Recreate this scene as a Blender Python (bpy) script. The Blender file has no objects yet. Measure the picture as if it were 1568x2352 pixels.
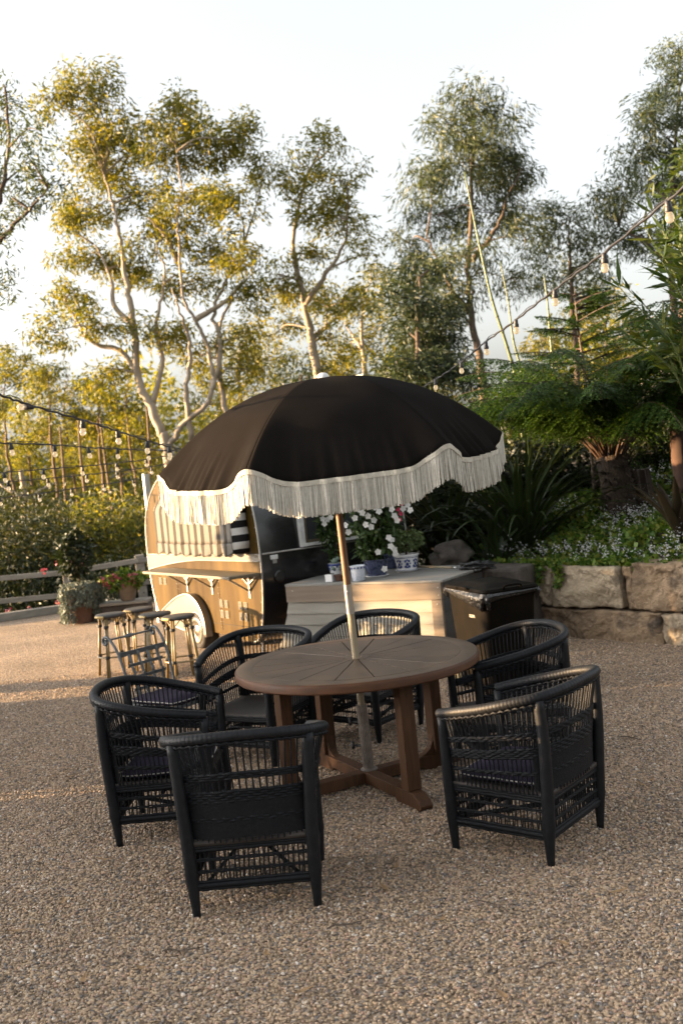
import bpy, bmesh, math, random
import numpy as np
from mathutils import Vector, Matrix, noise

R = math.radians
rng = np.random.default_rng(7)
random.seed(7)
scene = bpy.context.scene
C = scene.collection

# ------------------------------------------------------------------ camera
CAM_H, F_PX, ROLL, PITCH = 1.8, 2287.0, R(5.5), R(2.2)
cam_data = bpy.data.cameras.new('camera')
cam = bpy.data.objects.new('camera', cam_data)
C.objects.link(cam)
cam_data.sensor_fit = 'VERTICAL'
cam_data.sensor_height = 36.0
cam_data.lens = 35.0
cam_data.clip_start = 0.05
cam_data.clip_end = 2000
fwd = Vector((0, math.cos(PITCH), -math.sin(PITCH)))
upv = Vector((0, math.sin(PITCH), math.cos(PITCH)))
cr = Vector((1, 0, 0)) * math.cos(ROLL) - upv * math.sin(ROLL)
cu = Vector((1, 0, 0)) * math.sin(ROLL) + upv * math.cos(ROLL)
M = Matrix((cr, cu, -fwd)).transposed().to_4x4()
M.translation = Vector((0, 0, CAM_H))
cam.matrix_world = M
cam_data.dof.use_dof = True
cam_data.dof.focus_distance = 5.0
cam_data.dof.aperture_fstop = 3.2
scene.camera = cam

# ------------------------------------------------------------------ light
SUN_AZ = Vector((-0.999, 0.05, 0)).normalized()     # horizontal direction towards the sun
SUN_EL = R(6)
world = bpy.data.worlds.new('World')
scene.world = world
world.use_nodes = True
wn = world.node_tree.nodes
wl = world.node_tree.links
sky = wn.new('ShaderNodeTexSky')
sky.sky_type = 'NISHITA'
sky.sun_disc = False
sky.sun_elevation = SUN_EL
sky.sun_rotation = math.atan2(SUN_AZ.x, SUN_AZ.y)
sky.altitude = 50
sky.air_density = 1.0
sky.dust_density = 6.0
sky.ozone_density = 1.0
hs = wn.new('ShaderNodeHueSaturation')
hs.inputs['Saturation'].default_value = 0.2
wl.new(sky.outputs[0], hs.inputs['Color'])
wl.new(hs.outputs[0], wn['Background'].inputs['Color'])
wn['Background'].inputs['Strength'].default_value = 0.15
sun_data = bpy.data.lights.new('sun', 'SUN')
sun_data.energy = 4.7
sun_data.angle = R(0.6)
sun_data.color = (1.0, 0.65, 0.33)
sun = bpy.data.objects.new('sun', sun_data)
C.objects.link(sun)
sd = Vector((SUN_AZ.x * math.cos(SUN_EL), SUN_AZ.y * math.cos(SUN_EL), math.sin(SUN_EL)))
sun.rotation_euler = sd.to_track_quat('Z', 'Y').to_euler()
sun.location = sd * 60
scene.view_settings.view_transform = 'Standard'
scene.view_settings.look = 'None'
scene.view_settings.gamma = 1.0
scene.view_settings.use_curve_mapping = False
scene.view_settings.exposure = 2.6
scene.cycles.use_denoising = True
scene.cycles.max_bounces = 6
scene.cycles.transparent_max_bounces = 6

# ------------------------------------------------------------------ helpers
def ray(u, v):
    dx, dy = (u - 784) / F_PX, (1176 - v) / F_PX
    return (cr * dx + cu * dy + fwd)

def at(u, v, y):
    """point at depth y (metres ahead of the viewer) seen in direction u, v"""
    d = ray(u, v)
    return Vector((0, 0, CAM_H)) + d * (y / d.y)

def on(u, v, z=0.0):
    """point at height z seen in direction u, v"""
    d = ray(u, v)
    return Vector((0, 0, CAM_H)) + d * ((z - CAM_H) / d.z)

def V(*a):
    return Vector(a)

def smooth_path(pts, per=6):
    pts = [Vector(p) for p in pts]
    if len(pts) < 3:
        return [pts[0].lerp(pts[-1], i / per) for i in range(per + 1)]
    out = []
    P = [pts[0] * 2 - pts[1]] + pts + [pts[-1] * 2 - pts[-2]]
    for i in range(1, len(P) - 2):
        a, b, c, d = P[i - 1], P[i], P[i + 1], P[i + 2]
        for k in range(per):
            t = k / per
            out.append(0.5 * ((2 * b) + (c - a) * t + (2 * a - 5 * b + 4 * c - d) * t * t + (3 * b - a - 3 * c + d) * t ** 3))
    out.append(pts[-1].copy())
    return out

class MB:
    def __init__(self):
        self.v, self.f = [], []

    def add(self, vs, fs):
        o = len(self.v)
        self.v += [tuple(p) for p in vs]
        self.f += [tuple(i + o for i in f) for f in fs]
        return self

    def box(self, c, s, rot=None):
        c = Vector(c)
        x, y, z = s[0] / 2, s[1] / 2, s[2] / 2
        vs = [Vector(p) for p in ((-x, -y, -z), (x, -y, -z), (x, y, -z), (-x, y, -z), (-x, -y, z), (x, -y, z), (x, y, z), (-x, y, z))]
        if rot is not None:
            vs = [rot @ p for p in vs]
        return self.add([p + c for p in vs], [(0, 3, 2, 1), (4, 5, 6, 7), (0, 1, 5, 4), (1, 2, 6, 5), (2, 3, 7, 6), (3, 0, 4, 7)])

    def bar(self, a, b, w, h, up=(0, 0, 1)):
        a, b = Vector(a), Vector(b)
        d = (b - a)
        L = d.length
        d.normalize()
        up = Vector(up)
        s = d.cross(up)
        if s.length < 1e-5:
            s = d.cross(Vector((1, 0, 0)))
        s.normalize()
        u = s.cross(d)
        rot = Matrix((d, s, u)).transposed()
        return self.box((a + b) / 2, (L, w, h), rot)

    def tube(self, pts, r, n=8, closed=False, cap=True):
        pts = [Vector(p) for p in pts]
        m = len(pts)
        rr = r if isinstance(r, (list, tuple)) else [r] * m
        vs, fs = [], []
        prev = None
        for i, p in enumerate(pts):
            if closed:
                t = pts[(i + 1) % m] - pts[i - 1]
            else:
                t = pts[min(i + 1, m - 1)] - pts[max(i - 1, 0)]
            if t.length < 1e-9:
                t = Vector((0, 0, 1))
            t.normalize()
            if prev is None:
                a = Vector((0, 0, 1)) if abs(t.z) < 0.9 else Vector((1, 0, 0))
                nx = t.cross(a).normalized()
            else:
                nx = prev - t * prev.dot(t)
                if nx.length < 1e-6:
                    nx = t.orthogonal()
                nx.normalize()
            prev = nx
            ny = t.cross(nx)
            for k in range(n):
                a = 2 * math.pi * k / n
                vs.append(p + (nx * math.cos(a) + ny * math.sin(a)) * rr[i])
        for i in range(m if closed else m - 1):
            j = (i + 1) % m
            for k in range(n):
                l = (k + 1) % n
                fs.append((i * n + k, i * n + l, j * n + l, j * n + k))
        if cap and not closed:
            fs.append(tuple(range(n - 1, -1, -1)))
            fs.append(tuple((m - 1) * n + k for k in range(n)))
        return self.add(vs, fs)

    def lathe(self, prof, n=24, c=(0, 0, 0), rot=None):
        c = Vector(c)
        vs, fs = [], []
        for (r, z) in prof:
            for k in range(n):
                a = 2 * math.pi * k / n
                p = Vector((r * math.cos(a), r * math.sin(a), z))
                vs.append(c + (rot @ p if rot is not None else p))
        for i in range(len(prof) - 1):
            for k in range(n):
                l = (k + 1) % n
                fs.append((i * n + k, i * n + l, (i + 1) * n + l, (i + 1) * n + k))
        if prof[0][0] > 1e-6:
            fs.append(tuple(range(n - 1, -1, -1)))
        if prof[-1][0] > 1e-6:
            fs.append(tuple((len(prof) - 1) * n + k for k in range(n)))
        return self.add(vs, fs)

    def grid(self, P):
        nu, nv = len(P), len(P[0])
        fs = [(i * nv + j, i * nv + j + 1, (i + 1) * nv + j + 1, (i + 1) * nv + j) for i in range(nu - 1) for j in range(nv - 1)]
        return self.add([p for row in P for p in row], fs)

    def prism(self, poly, vec):
        """closed polygon (list of points) swept by vec"""
        poly = [Vector(p) for p in poly]
        vec = Vector(vec)
        n = len(poly)
        return self.add(poly + [p + vec for p in poly], [tuple(range(n - 1, -1, -1)), tuple(range(n, 2 * n))] + [(i, (i + 1) % n, n + (i + 1) % n, n + i) for i in range(n)])

    def blob(self, c, s, amp=0.15, freq=1.5, n=3, seed=0):
        bm = bmesh.new()
        bmesh.ops.create_icosphere(bm, subdivisions=n, radius=1)
        c = Vector(c)
        vs = []
        for v in bm.verts:
            k = 1 + amp * noise.noise(v.co * freq + Vector((seed * 7.3, seed * 3.1, 0)))
            vs.append(Vector((v.co.x * s[0], v.co.y * s[1], v.co.z * s[2])) * k + c)
        fs = [[v.index for v in f.verts] for f in bm.faces]
        bm.free()
        return self.add(vs, fs)

    def build(self, name, mat, parent=None, smooth=False, bevel=0, kind=None):
        me = bpy.data.meshes.new(name)
        me.from_pydata(self.v, [], self.f)
        return link(name, me, mat, parent, smooth, bevel, kind)

def link(name, me, mat, parent=None, smooth=False, bevel=0, kind=None):
    bm = bmesh.new()
    bm.from_mesh(me)
    bmesh.ops.recalc_face_normals(bm, faces=bm.faces)
    bm.to_mesh(me)
    bm.free()
    if smooth:
        me.polygons.foreach_set('use_smooth', [True] * len(me.polygons))
        if smooth != 'all':
            me.set_sharp_from_angle(angle=R(40))
    me.materials.append(mat)
    o = bpy.data.objects.new(name, me)
    C.objects.link(o)
    if parent is not None:
        o.parent = parent
    if bevel:
        b = o.modifiers.new('bevel', 'BEVEL')
        b.width = bevel
        b.segments = 2
        b.limit_method = 'ANGLE'
        b.angle_limit = R(35)
    if kind:
        o['kind'] = kind
    return o

def np_mesh(name, verts, quads, mat, parent=None, kind=None, smooth=False):
    me = bpy.data.meshes.new(name)
    nv, nf = len(verts), len(quads)
    k = quads.shape[1]
    me.vertices.add(nv)
    me.vertices.foreach_set('co', np.ascontiguousarray(verts, dtype=np.float32).ravel())
    me.loops.add(nf * k)
    me.loops.foreach_set('vertex_index', np.ascontiguousarray(quads, dtype=np.int32).ravel())
    me.polygons.add(nf)
    me.polygons.foreach_set('loop_start', np.arange(0, nf * k, k, dtype=np.int32))
    me.polygons.foreach_set('loop_total', np.full(nf, k, dtype=np.int32))
    me.update(calc_edges=True)
    if smooth:
        me.polygons.foreach_set('use_smooth', np.ones(nf, dtype=bool))
    me.materials.append(mat)
    o = bpy.data.objects.new(name, me)
    C.objects.link(o)
    if parent is not None:
        o.parent = parent
    if kind:
        o['kind'] = kind
    return o

def nrm(a):
    return a / np.maximum(np.linalg.norm(a, axis=1, keepdims=True), 1e-9)

def leaf_geo(P, D, S, L, W, fold=0.0):
    """rhombic leaves: base P, direction D, side S, length L, width W"""
    N = len(P)
    L = np.broadcast_to(np.asarray(L, float).reshape(-1, 1), (N, 1))
    W = np.broadcast_to(np.asarray(W, float).reshape(-1, 1), (N, 1))
    up = np.cross(D, S)
    vs = np.empty((N, 4, 3))
    vs[:, 0] = P
    vs[:, 1] = P + D * L * 0.42 + S * W * 0.5 + up * W * fold
    vs[:, 2] = P + D * L
    vs[:, 3] = P + D * L * 0.42 - S * W * 0.5 + up * W * fold
    q = np.arange(N * 4).reshape(N, 4)
    return vs.reshape(-1, 3), q

def rand_leaves(P, L, W, droop=0.5, flat=0.0, out=None, outk=0.0):
    N = len(P)
    D = rng.normal(size=(N, 3))
    D[:, 2] *= (1 - flat)
    D = nrm(D)
    D[:, 2] -= droop
    if out is not None:
        D += out * outk
    D = nrm(D)
    S = nrm(np.cross(D, rng.normal(size=(N, 3))))
    L = L * rng.uniform(0.5, 1.5, N)
    W = W * rng.uniform(0.7, 1.25, N)
    return leaf_geo(P, D, S, L, W, 0.0)

def thing(name, label, cat, loc=(0, 0, 0), rz=0.0, group=None):
    o = bpy.data.objects.new(name, None)
    o.empty_display_size = 0.1
    C.objects.link(o)
    o.location = loc
    o.rotation_euler = (0, 0, rz)
    return tag(o, label, cat, group)

def tag(o, label, cat, group=None):
    o['label'] = label
    o['category'] = cat
    if group:
        o['group'] = group
    return o

def dup(root, loc=None, rz=None, label=None, scale=None):
    r = root.copy()
    C.objects.link(r)
    if loc is not None:
        r.location = loc
    if rz is not None:
        r.rotation_euler = (0, 0, rz)
    if scale is not None:
        r.scale = (scale, scale, scale)
    if label:
        r['label'] = label
    for ch in list(root.children):
        c = ch.copy()
        C.objects.link(c)
        c.parent = r
        for g in list(ch.children):
            d = g.copy()
            C.objects.link(d)
            d.parent = c
    return r

# ------------------------------------------------------------------ materials
def nmat(name):
    m = bpy.data.materials.new(name)
    m.use_nodes = True
    nt = m.node_tree
    return m, nt, nt.nodes['Principled BSDF']

def pm(name, c1, c2=None, scale=8, rough=0.6, rough2=None, metal=0.0, bump=0.0, bscale=None, spec=0.5, coat=0.0, detail=5, stretch=(1, 1, 1), sheen=0.0, bdist=0.01, lo=0.35, hi=0.65, spots=None, coord='Object'):
    m, nt, b = nmat(name)
    n, l = nt.nodes, nt.links
    c2 = c2 or tuple(x * 0.75 for x in c1)
    tc = n.new('ShaderNodeTexCoord')
    mp = n.new('ShaderNodeMapping')
    mp.inputs['Scale'].default_value = stretch
    l.new(tc.outputs[coord], mp.inputs[0])
    nz = n.new('ShaderNodeTexNoise')
    nz.inputs['Scale'].default_value = scale
    nz.inputs['Detail'].default_value = detail
    nz.inputs['Roughness'].default_value = 0.6
    l.new(mp.outputs[0], nz.inputs['Vector'])
    rp = n.new('ShaderNodeValToRGB')
    rp.color_ramp.elements[0].position = lo
    rp.color_ramp.elements[1].position = hi
    rp.color_ramp.elements[0].color = (*c2, 1)
    rp.color_ramp.elements[1].color = (*c1, 1)
    l.new(nz.outputs[0], rp.inputs[0])
    col = rp.outputs[0]
    if spots:
        sc, th, cc = spots
        nz2 = n.new('ShaderNodeTexNoise')
        nz2.inputs['Scale'].default_value = sc
        nz2.inputs['Detail'].default_value = 8
        l.new(tc.outputs[coord], nz2.inputs['Vector'])
        r2 = n.new('ShaderNodeValToRGB')
        r2.color_ramp.elements[0].position = th
        r2.color_ramp.elements[1].position = min(th + 0.12, 1)
        l.new(nz2.outputs[0], r2.inputs[0])
        mx = n.new('ShaderNodeMix')
        mx.data_type = 'RGBA'
        l.new(r2.outputs[0], mx.inputs[0])
        l.new(col, mx.inputs[6])
        mx.inputs[7].default_value = (*cc, 1)
        col = mx.outputs[2]
    l.new(col, b.inputs['Base Color'])
    b.inputs['Roughness'].default_value = rough
    if rough2 is not None:
        mr = n.new('ShaderNodeMapRange')
        mr.inputs[3].default_value = rough
        mr.inputs[4].default_value = rough2
        l.new(nz.outputs[0], mr.inputs[0])
        l.new(mr.outputs[0], b.inputs['Roughness'])
    b.inputs['Metallic'].default_value = metal
    b.inputs['Specular IOR Level'].default_value = spec
    b.inputs['Coat Weight'].default_value = coat
    b.inputs['Coat Roughness'].default_value = 0.12
    b.inputs['Sheen Weight'].default_value = sheen
    if bump:
        nb = n.new('ShaderNodeTexNoise')
        nb.inputs['Scale'].default_value = bscale or scale * 3
        nb.inputs['Detail'].default_value = 6
        l.new(mp.outputs[0], nb.inputs['Vector'])
        bp = n.new('ShaderNodeBump')
        bp.inputs['Strength'].default_value = bump
        bp.inputs['Distance'].default_value = bdist
        l.new(nb.outputs[0], bp.inputs['Height'])
        l.new(bp.outputs[0], b.inputs['Normal'])
    return m

def leaf_mat(name, cols, trans=0.35, rough=0.5, tcol=None):
    m, nt, b = nmat(name)
    n, l = nt.nodes, nt.links
    g = n.new('ShaderNodeNewGeometry')
    rp = n.new('ShaderNodeValToRGB')
    e = rp.color_ramp.elements
    while len(e) < len(cols):
        e.new(0.5)
    for i, c in enumerate(cols):
        e[i].position = i / max(1, len(cols) - 1)
        e[i].color = (*c, 1)
    l.new(g.outputs['Random Per Island'], rp.inputs[0])
    l.new(rp.outputs[0], b.inputs['Base Color'])
    b.inputs['Roughness'].default_value = rough
    b.inputs['Specular IOR Level'].default_value = 0.35
    tr = n.new('ShaderNodeBsdfTranslucent')
    mul = n.new('ShaderNodeMix')
    mul.data_type = 'RGBA'
    mul.blend_type = 'MULTIPLY'
    mul.inputs[0].default_value = 1.0
    l.new(rp.outputs[0], mul.inputs[6])
    mul.inputs[7].default_value = (*(tcol or (1.5, 1.4, 0.6)), 1)
    l.new(mul.outputs[2], tr.inputs['Color'])
    mx = n.new('ShaderNodeMixShader')
    mx.inputs[0].default_value = trans
    l.new(b.outputs[0], mx.inputs[1])
    l.new(tr.outputs[0], mx.inputs[2])
    l.new(mx.outputs[0], n['Material Output'].inputs['Surface'])
    return m

def stripe_mat(name, c1, c2, freq, axis='X', width=0.5, rough=0.8, ax=None):
    m, nt, b = nmat(name)
    n, l = nt.nodes, nt.links
    tc = n.new('ShaderNodeTexCoord')
    sp = n.new('ShaderNodeSeparateXYZ')
    l.new(tc.outputs['Object'], sp.inputs[0])
    mu = n.new('ShaderNodeMath')
    mu.operation = 'MULTIPLY'
    mu.inputs[1].default_value = freq
    l.new(sp.outputs[axis], mu.inputs[0])
    fr = n.new('ShaderNodeMath')
    fr.operation = 'FRACT'
    l.new(mu.outputs[0], fr.inputs[0])
    gt = n.new('ShaderNodeMath')
    gt.operation = 'GREATER_THAN'
    gt.inputs[1].default_value = width
    l.new(fr.outputs[0], gt.inputs[0])
    mx = n.new('ShaderNodeMix')
    mx.data_type = 'RGBA'
    l.new(gt.outputs[0], mx.inputs[0])
    mx.inputs[6].default_value = (*c1, 1)
    mx.inputs[7].default_value = (*c2, 1)
    l.new(mx.outputs[2], b.inputs['Base Color'])
    b.inputs['Roughness'].default_value = rough
    b.inputs['Specular IOR Level'].default_value = 0.2
    return m

MAT = {}
MAT['cane'] = pm('black cane', (0.0055, 0.0062, 0.0078), (0.010, 0.011, 0.0135), 30, 0.42, 0.6, bump=0.5, bscale=220, bdist=0.002, spec=0.22, spots=(70, 0.70, (0.035, 0.033, 0.031)))
MAT['weave'] = pm('black weave', (0.0055, 0.0062, 0.0078), (0.010, 0.011, 0.0135), 60, 0.62, bump=0.8, bscale=160, bdist=0.003, spec=0.18)
MAT['cush'] = pm('plum cushion', (0.034, 0.028, 0.046), (0.025, 0.020, 0.035), 12, 0.9, bump=0.3, bscale=300, bdist=0.002, spec=0.1)
MAT['pipe'] = pm('cream piping', (0.5, 0.48, 0.44), None, 40, 0.8)
MAT['seatdark'] = pm('dark seat', (0.022, 0.017, 0.014), (0.035, 0.027, 0.022), 18, 0.7, bump=0.6, bscale=150, bdist=0.003)
MAT['iron'] = pm('wrought iron', (0.05, 0.056, 0.06), (0.13, 0.14, 0.145), 25, 0.5, 0.75, metal=0.3, bump=0.4, bscale=90, bdist=0.002, lo=.4, hi=.75)
MAT['tabletop'] = pm('stained timber top', (0.115, 0.075, 0.048), (0.066, 0.043, 0.028), 6, 0.32, 0.5, bump=0.25, bscale=40, bdist=0.002, stretch=(1, 1, 1), spec=0.28)
MAT['tablerim'] = pm('warm timber rim', (0.085, 0.036, 0.016), (0.055, 0.023, 0.011), 7, 0.5, 0.65, spec=0.25, bump=0.25, bscale=30, bdist=0.002, stretch=(1, 1, 6))
MAT['tableleg'] = pm('warm timber leg', (0.080, 0.038, 0.018), (0.048, 0.023, 0.011), 9, 0.55, 0.7, spec=0.2, bump=0.3, bscale=30, bdist=0.002, stretch=(5, 5, 0.6))
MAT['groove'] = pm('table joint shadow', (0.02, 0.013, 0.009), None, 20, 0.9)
MAT['polewood'] = pm('brown pole', (0.20, 0.10, 0.045), (0.13, 0.06, 0.028), 12, 0.45, 0.6, stretch=(6, 6, 0.4), bump=0.1)
MAT['polepale'] = pm('pale pole', (0.30, 0.245, 0.165), (0.25, 0.20, 0.13), 12, 0.5, stretch=(6, 6, 0.4))
MAT['steel'] = pm('brushed steel', (0.55, 0.54, 0.52), (0.42, 0.41, 0.40), 20, 0.28, 0.4, metal=1.0, stretch=(10, 10, 0.5))
MAT['flute'] = pm('fluted tube', (0.36, 0.32, 0.29), (0.22, 0.19, 0.17), 20, 0.35, 0.5, metal=0.8)
MAT['black_can'] = pm('black canvas', (0.0080, 0.0067, 0.0060), (0.0102, 0.0087, 0.0078), 5, 0.95, bump=0.25, bscale=260, bdist=0.001, spec=0.02)
MAT['fringe'] = pm('ivory fringe', (0.55, 0.52, 0.455), (0.46, 0.43, 0.37), 60, 0.9, spec=0.2)
MAT['ivory'] = pm('ivory trim', (0.50, 0.465, 0.39), (0.42, 0.385, 0.315), 40, 0.85, bump=0.3, bscale=150, spec=0.2)
MAT['white_pl'] = pm('white plastic', (0.72, 0.72, 0.70), None, 20, 0.4)
MAT['sunglow'] = pm('sunglow on black paint', (0.088, 0.054, 0.012), (0.034, 0.019, 0.004), 1.6, 0.34, 0.5, metal=0.0, bump=0.15, bscale=3.5, bdist=0.02, coat=0.0, spec=0.08, detail=8, stretch=(2.2, 1, .3), lo=.38, hi=.68, spots=(26, 0.68, (0.16, 0.11, 0.045)))  # caravan side is black paint; golden sunlight is put into its colour
MAT['cream'] = pm('cream paint', (0.135, 0.122, 0.095), (0.115, 0.10, 0.076), 3, 0.4, coat=0.3)
MAT['ventpaint'] = pm('vent paint', (0.13, 0.105, 0.06), (0.10, 0.08, 0.045), 10, 0.5)
MAT['gloss_black'] = pm('black gloss paint', (0.008, 0.008, 0.009), (0.013, 0.012, 0.012), 3, 0.18, 0.3, coat=0.4, bump=0.05, bscale=4)
MAT['alu'] = pm('aluminium trim', (0.36, 0.35, 0.33), (0.28, 0.27, 0.25), 8, 0.4, metal=0.7)
MAT['rubber'] = pm('tyre rubber', (0.018, 0.017, 0.016), (0.03, 0.027, 0.024), 30, 0.85, bump=0.3)
MAT['chrome'] = pm('hub chrome', (0.42, 0.39, 0.34), (0.28, 0.25, 0.21), 6, 0.15, 0.3, metal=1.0)
MAT['dark'] = pm('dark interior', (0.008, 0.007, 0.006), None, 8, 0.8)
MAT['stripe'] = stripe_mat('striped awning canvas', (0.135, 0.128, 0.115), (0.030, 0.025, 0.020), 5.8, 'X', 0.56)  # sun on the awning front put into its tones; cheek is the same canvas
MAT['stripe_side'] = stripe_mat('striped awning cheek', (0.66, 0.64, 0.60), (0.015, 0.014, 0.014), 7.0, 'Z', 0.5)
MAT['shelfwood'] = pm('shelf timber', (0.125, 0.10, 0.060), (0.09, 0.07, 0.04), 4, 0.55, stretch=(0.5, 6, 6), bump=0.2)
MAT['rail'] = pm('grey weathered timber', (0.27, 0.25, 0.215), (0.18, 0.165, 0.14), 4, 0.85, bump=0.4, bscale=20, stretch=(1, 1, 3))
MAT['board'] = pm('pale weatherboard', (0.225, 0.215, 0.185), (0.165, 0.155, 0.13), 2.5, 0.65, bump=0.15, bscale=30, stretch=(0.6, 3, 5), spots=(9, 0.66, (0.22, 0.20, 0.155)))
MAT['fascia'] = pm('raw timber fascia', (0.17, 0.13, 0.092), (0.12, 0.09, 0.063), 3, 0.6, bump=0.2, bscale=25, stretch=(0.5, 3, 7))
MAT['decktop'] = pm('grey decking', (0.22, 0.215, 0.20), (0.155, 0.15, 0.138), 4, 0.75, bump=0.3, bscale=30, stretch=(0.5, 6, 1))
MAT['shadetim'] = pm('timber toned for shade', (0.035, 0.032, 0.03), (0.06, 0.055, 0.05), 6, 0.7, bump=0.2)  # shade on the platform's side put into a darker timber tone
MAT['bin'] = pm('black bin plastic', (0.0045, 0.0036, 0.0026), (0.0075, 0.0058, 0.004), 7, 0.45, 0.6, spec=0.04, bump=0.15, bscale=40, bdist=0.003, spots=(60, 0.72, (0.03, 0.022, 0.013)))
MAT['bag'] = pm('black bin liner', (0.006, 0.006, 0.0065), None, 9, 0.22, 0.35, bump=0.9, bscale=28, bdist=0.02, coat=0.3)
MAT['print'] = pm('pale print', (0.6, 0.56, 0.48), None, 20, 0.6)
MAT['rattan'] = pm('rattan cane', (0.25, 0.185, 0.085), (0.19, 0.135, 0.06), 14, 0.4, 0.55, stretch=(4, 4, 0.6), bump=0.15, coat=0.2)
MAT['bind'] = pm('black binding', (0.02, 0.02, 0.022), None, 40, 0.6, bump=0.5)
MAT['seatweave'] = pm('black woven seat', (0.02, 0.02, 0.022), (0.05, 0.045, 0.04), 90, 0.5, bump=0.8, bscale=120, bdist=0.004)
MAT['goldweave'] = pm('straw weave', (0.55, 0.40, 0.16), (0.42, 0.29, 0.10), 90, 0.5, bump=0.8, bscale=120, bdist=0.004)
MAT['porc'] = pm('speckled porcelain', (0.62, 0.64, 0.68), (0.45, 0.49, 0.58), 60, 0.25, coat=0.3)
MAT['glaze'] = pm('white glaze', (0.74, 0.74, 0.74), None, 10, 0.2, coat=0.4, lo=0.2, hi=0.4)
MAT['cobalt'] = pm('cobalt glaze', (0.02, 0.035, 0.16), (0.035, 0.06, 0.22), 20, 0.2, coat=0.4)
MAT['navy'] = pm('dark blue glaze', (0.015, 0.02, 0.05), (0.05, 0.06, 0.11), 40, 0.25, coat=0.3, lo=.45, hi=.6)
MAT['terra'] = pm('terracotta', (0.13, 0.065, 0.04), (0.09, 0.045, 0.03), 12, 0.85, bump=0.2)
MAT['soil'] = pm('soil', (0.045, 0.032, 0.022), (0.025, 0.018, 0.012), 20, 0.95, bump=0.8, bscale=60)
MAT['stone'] = pm('sandstone', (0.29, 0.205, 0.128), (0.155, 0.108, 0.067), 2.2, 0.88, bump=1.0, bscale=20, bdist=0.05, detail=12, lo=0.42, hi=0.6, spots=(3.2, 0.57, (0.045, 0.034, 0.025)))
MAT['stone_pale'] = pm('pale sandstone', (0.37, 0.30, 0.21), (0.22, 0.17, 0.115), 2.0, 0.88, bump=1.0, bscale=20, bdist=0.05, detail=12, lo=0.42, hi=0.6, spots=(3.6, 0.62, (0.06, 0.046, 0.034)))
MAT['rock'] = pm('garden rock', (0.09, 0.074, 0.062), (0.045, 0.038, 0.032), 5, 0.9, bump=0.8, bscale=16, bdist=0.03)
MAT['bark'] = pm('pale gum bark', (0.40, 0.34, 0.27), (0.23, 0.185, 0.14), 1.2, 0.85, bump=0.3, bscale=8, stretch=(1, 1, 0.35))
MAT['barkwarm'] = pm('warm brown bark', (0.17, 0.115, 0.07), (0.09, 0.06, 0.04), 2, 0.9, bump=0.3, bscale=8, stretch=(1, 1, 0.35))
MAT['barkdark'] = pm('dark bark', (0.13, 0.095, 0.07), (0.07, 0.05, 0.038), 4, 0.9, bump=0.6, bscale=16, stretch=(1, 1, 0.3))
MAT['barkred'] = pm('reddish bark', (0.075, 0.036, 0.022), (0.035, 0.019, 0.013), 5, 0.9, bump=0.6, bscale=16, stretch=(1, 1, 0.3))
MAT['fernbark'] = pm('tree fern trunk', (0.02, 0.013, 0.009), (0.045, 0.029, 0.018), 26, 0.95, bump=1.0, bscale=60, bdist=0.03, stretch=(1, 1, 0.4))
MAT['rachis'] = pm('frond stalk', (0.055, 0.024, 0.009), (0.028, 0.013, 0.006), 10, 0.6)
MAT['culm'] = pm('green bamboo culm', (0.10, 0.125, 0.04), (0.07, 0.09, 0.028), 6, 0.4)
MAT['stumpwood'] = pm('old stump', (0.07, 0.05, 0.039), (0.03, 0.022, 0.018), 12, 0.95, bump=1.0, bscale=22, bdist=0.03, stretch=(1, 1, 0.15))
MAT['cable'] = pm('black cable', (0.015, 0.015, 0.018), None, 20, 0.5)
MAT['litter'] = pm('dry leaf', (0.30, 0.19, 0.09), (0.20, 0.12, 0.06), 30, 0.8)
G = {}
G['gum'] = leaf_mat('gum leaves', [(0.048, 0.070, 0.013), (0.145, 0.150, 0.022), (0.225, 0.190, 0.024), (0.088, 0.108, 0.022)], 0.45)
G['gumgrey'] = leaf_mat('grey gum leaves', [(0.038, 0.058, 0.029), (0.064, 0.086, 0.040), (0.095, 0.11, 0.05)], 0.3)
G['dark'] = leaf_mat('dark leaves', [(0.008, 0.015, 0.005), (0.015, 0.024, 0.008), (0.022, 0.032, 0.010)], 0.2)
G['she'] = leaf_mat('she oak leaves', [(0.018, 0.032, 0.016), (0.03, 0.048, 0.021), (0.05, 0.065, 0.026)], 0.25)
G['shrub'] = leaf_mat('scrub leaves', [(0.018, 0.028, 0.009), (0.038, 0.047, 0.013), (0.078, 0.074, 0.018)], 0.25)
G['fern'] = leaf_mat('fern leaflets', [(0.014, 0.036, 0.005), (0.028, 0.062, 0.009), (0.060, 0.098, 0.013)], 0.35, tcol=(1.4, 1.5, 0.5))
G['flax'] = leaf_mat('flax leaves', [(0.009, 0.017, 0.006), (0.017, 0.028, 0.009), (0.03, 0.042, 0.013)], 0.15, 0.4)
G['cover'] = leaf_mat('ground cover leaves', [(0.026, 0.062, 0.010), (0.065, 0.13, 0.018), (0.135, 0.20, 0.028), (0.18, 0.185, 0.038)], 0.3)
G['petal'] = leaf_mat('white petals', [(0.42, 0.42, 0.45), (0.58, 0.58, 0.58)], 0.2, tcol=(1, 1, 1))
G['whitefl'] = leaf_mat('mandevilla petals', [(0.55, 0.54, 0.51), (0.62, 0.61, 0.58)], 0.25, tcol=(1, 1, 1))
G['pink'] = leaf_mat('pink petals', [(0.32, 0.07, 0.09), (0.40, 0.11, 0.13)], 0.25, tcol=(1, .6, .6))
G['magenta'] = leaf_mat('crimson petals', [(0.42, 0.02, 0.06), (0.50, 0.03, 0.09)], 0.25, tcol=(1, .4, .5))
G['potleaf'] = leaf_mat('glossy pot leaves', [(0.016, 0.034, 0.009), (0.032, 0.06, 0.015), (0.062, 0.095, 0.024)], 0.2, 0.35)
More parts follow.
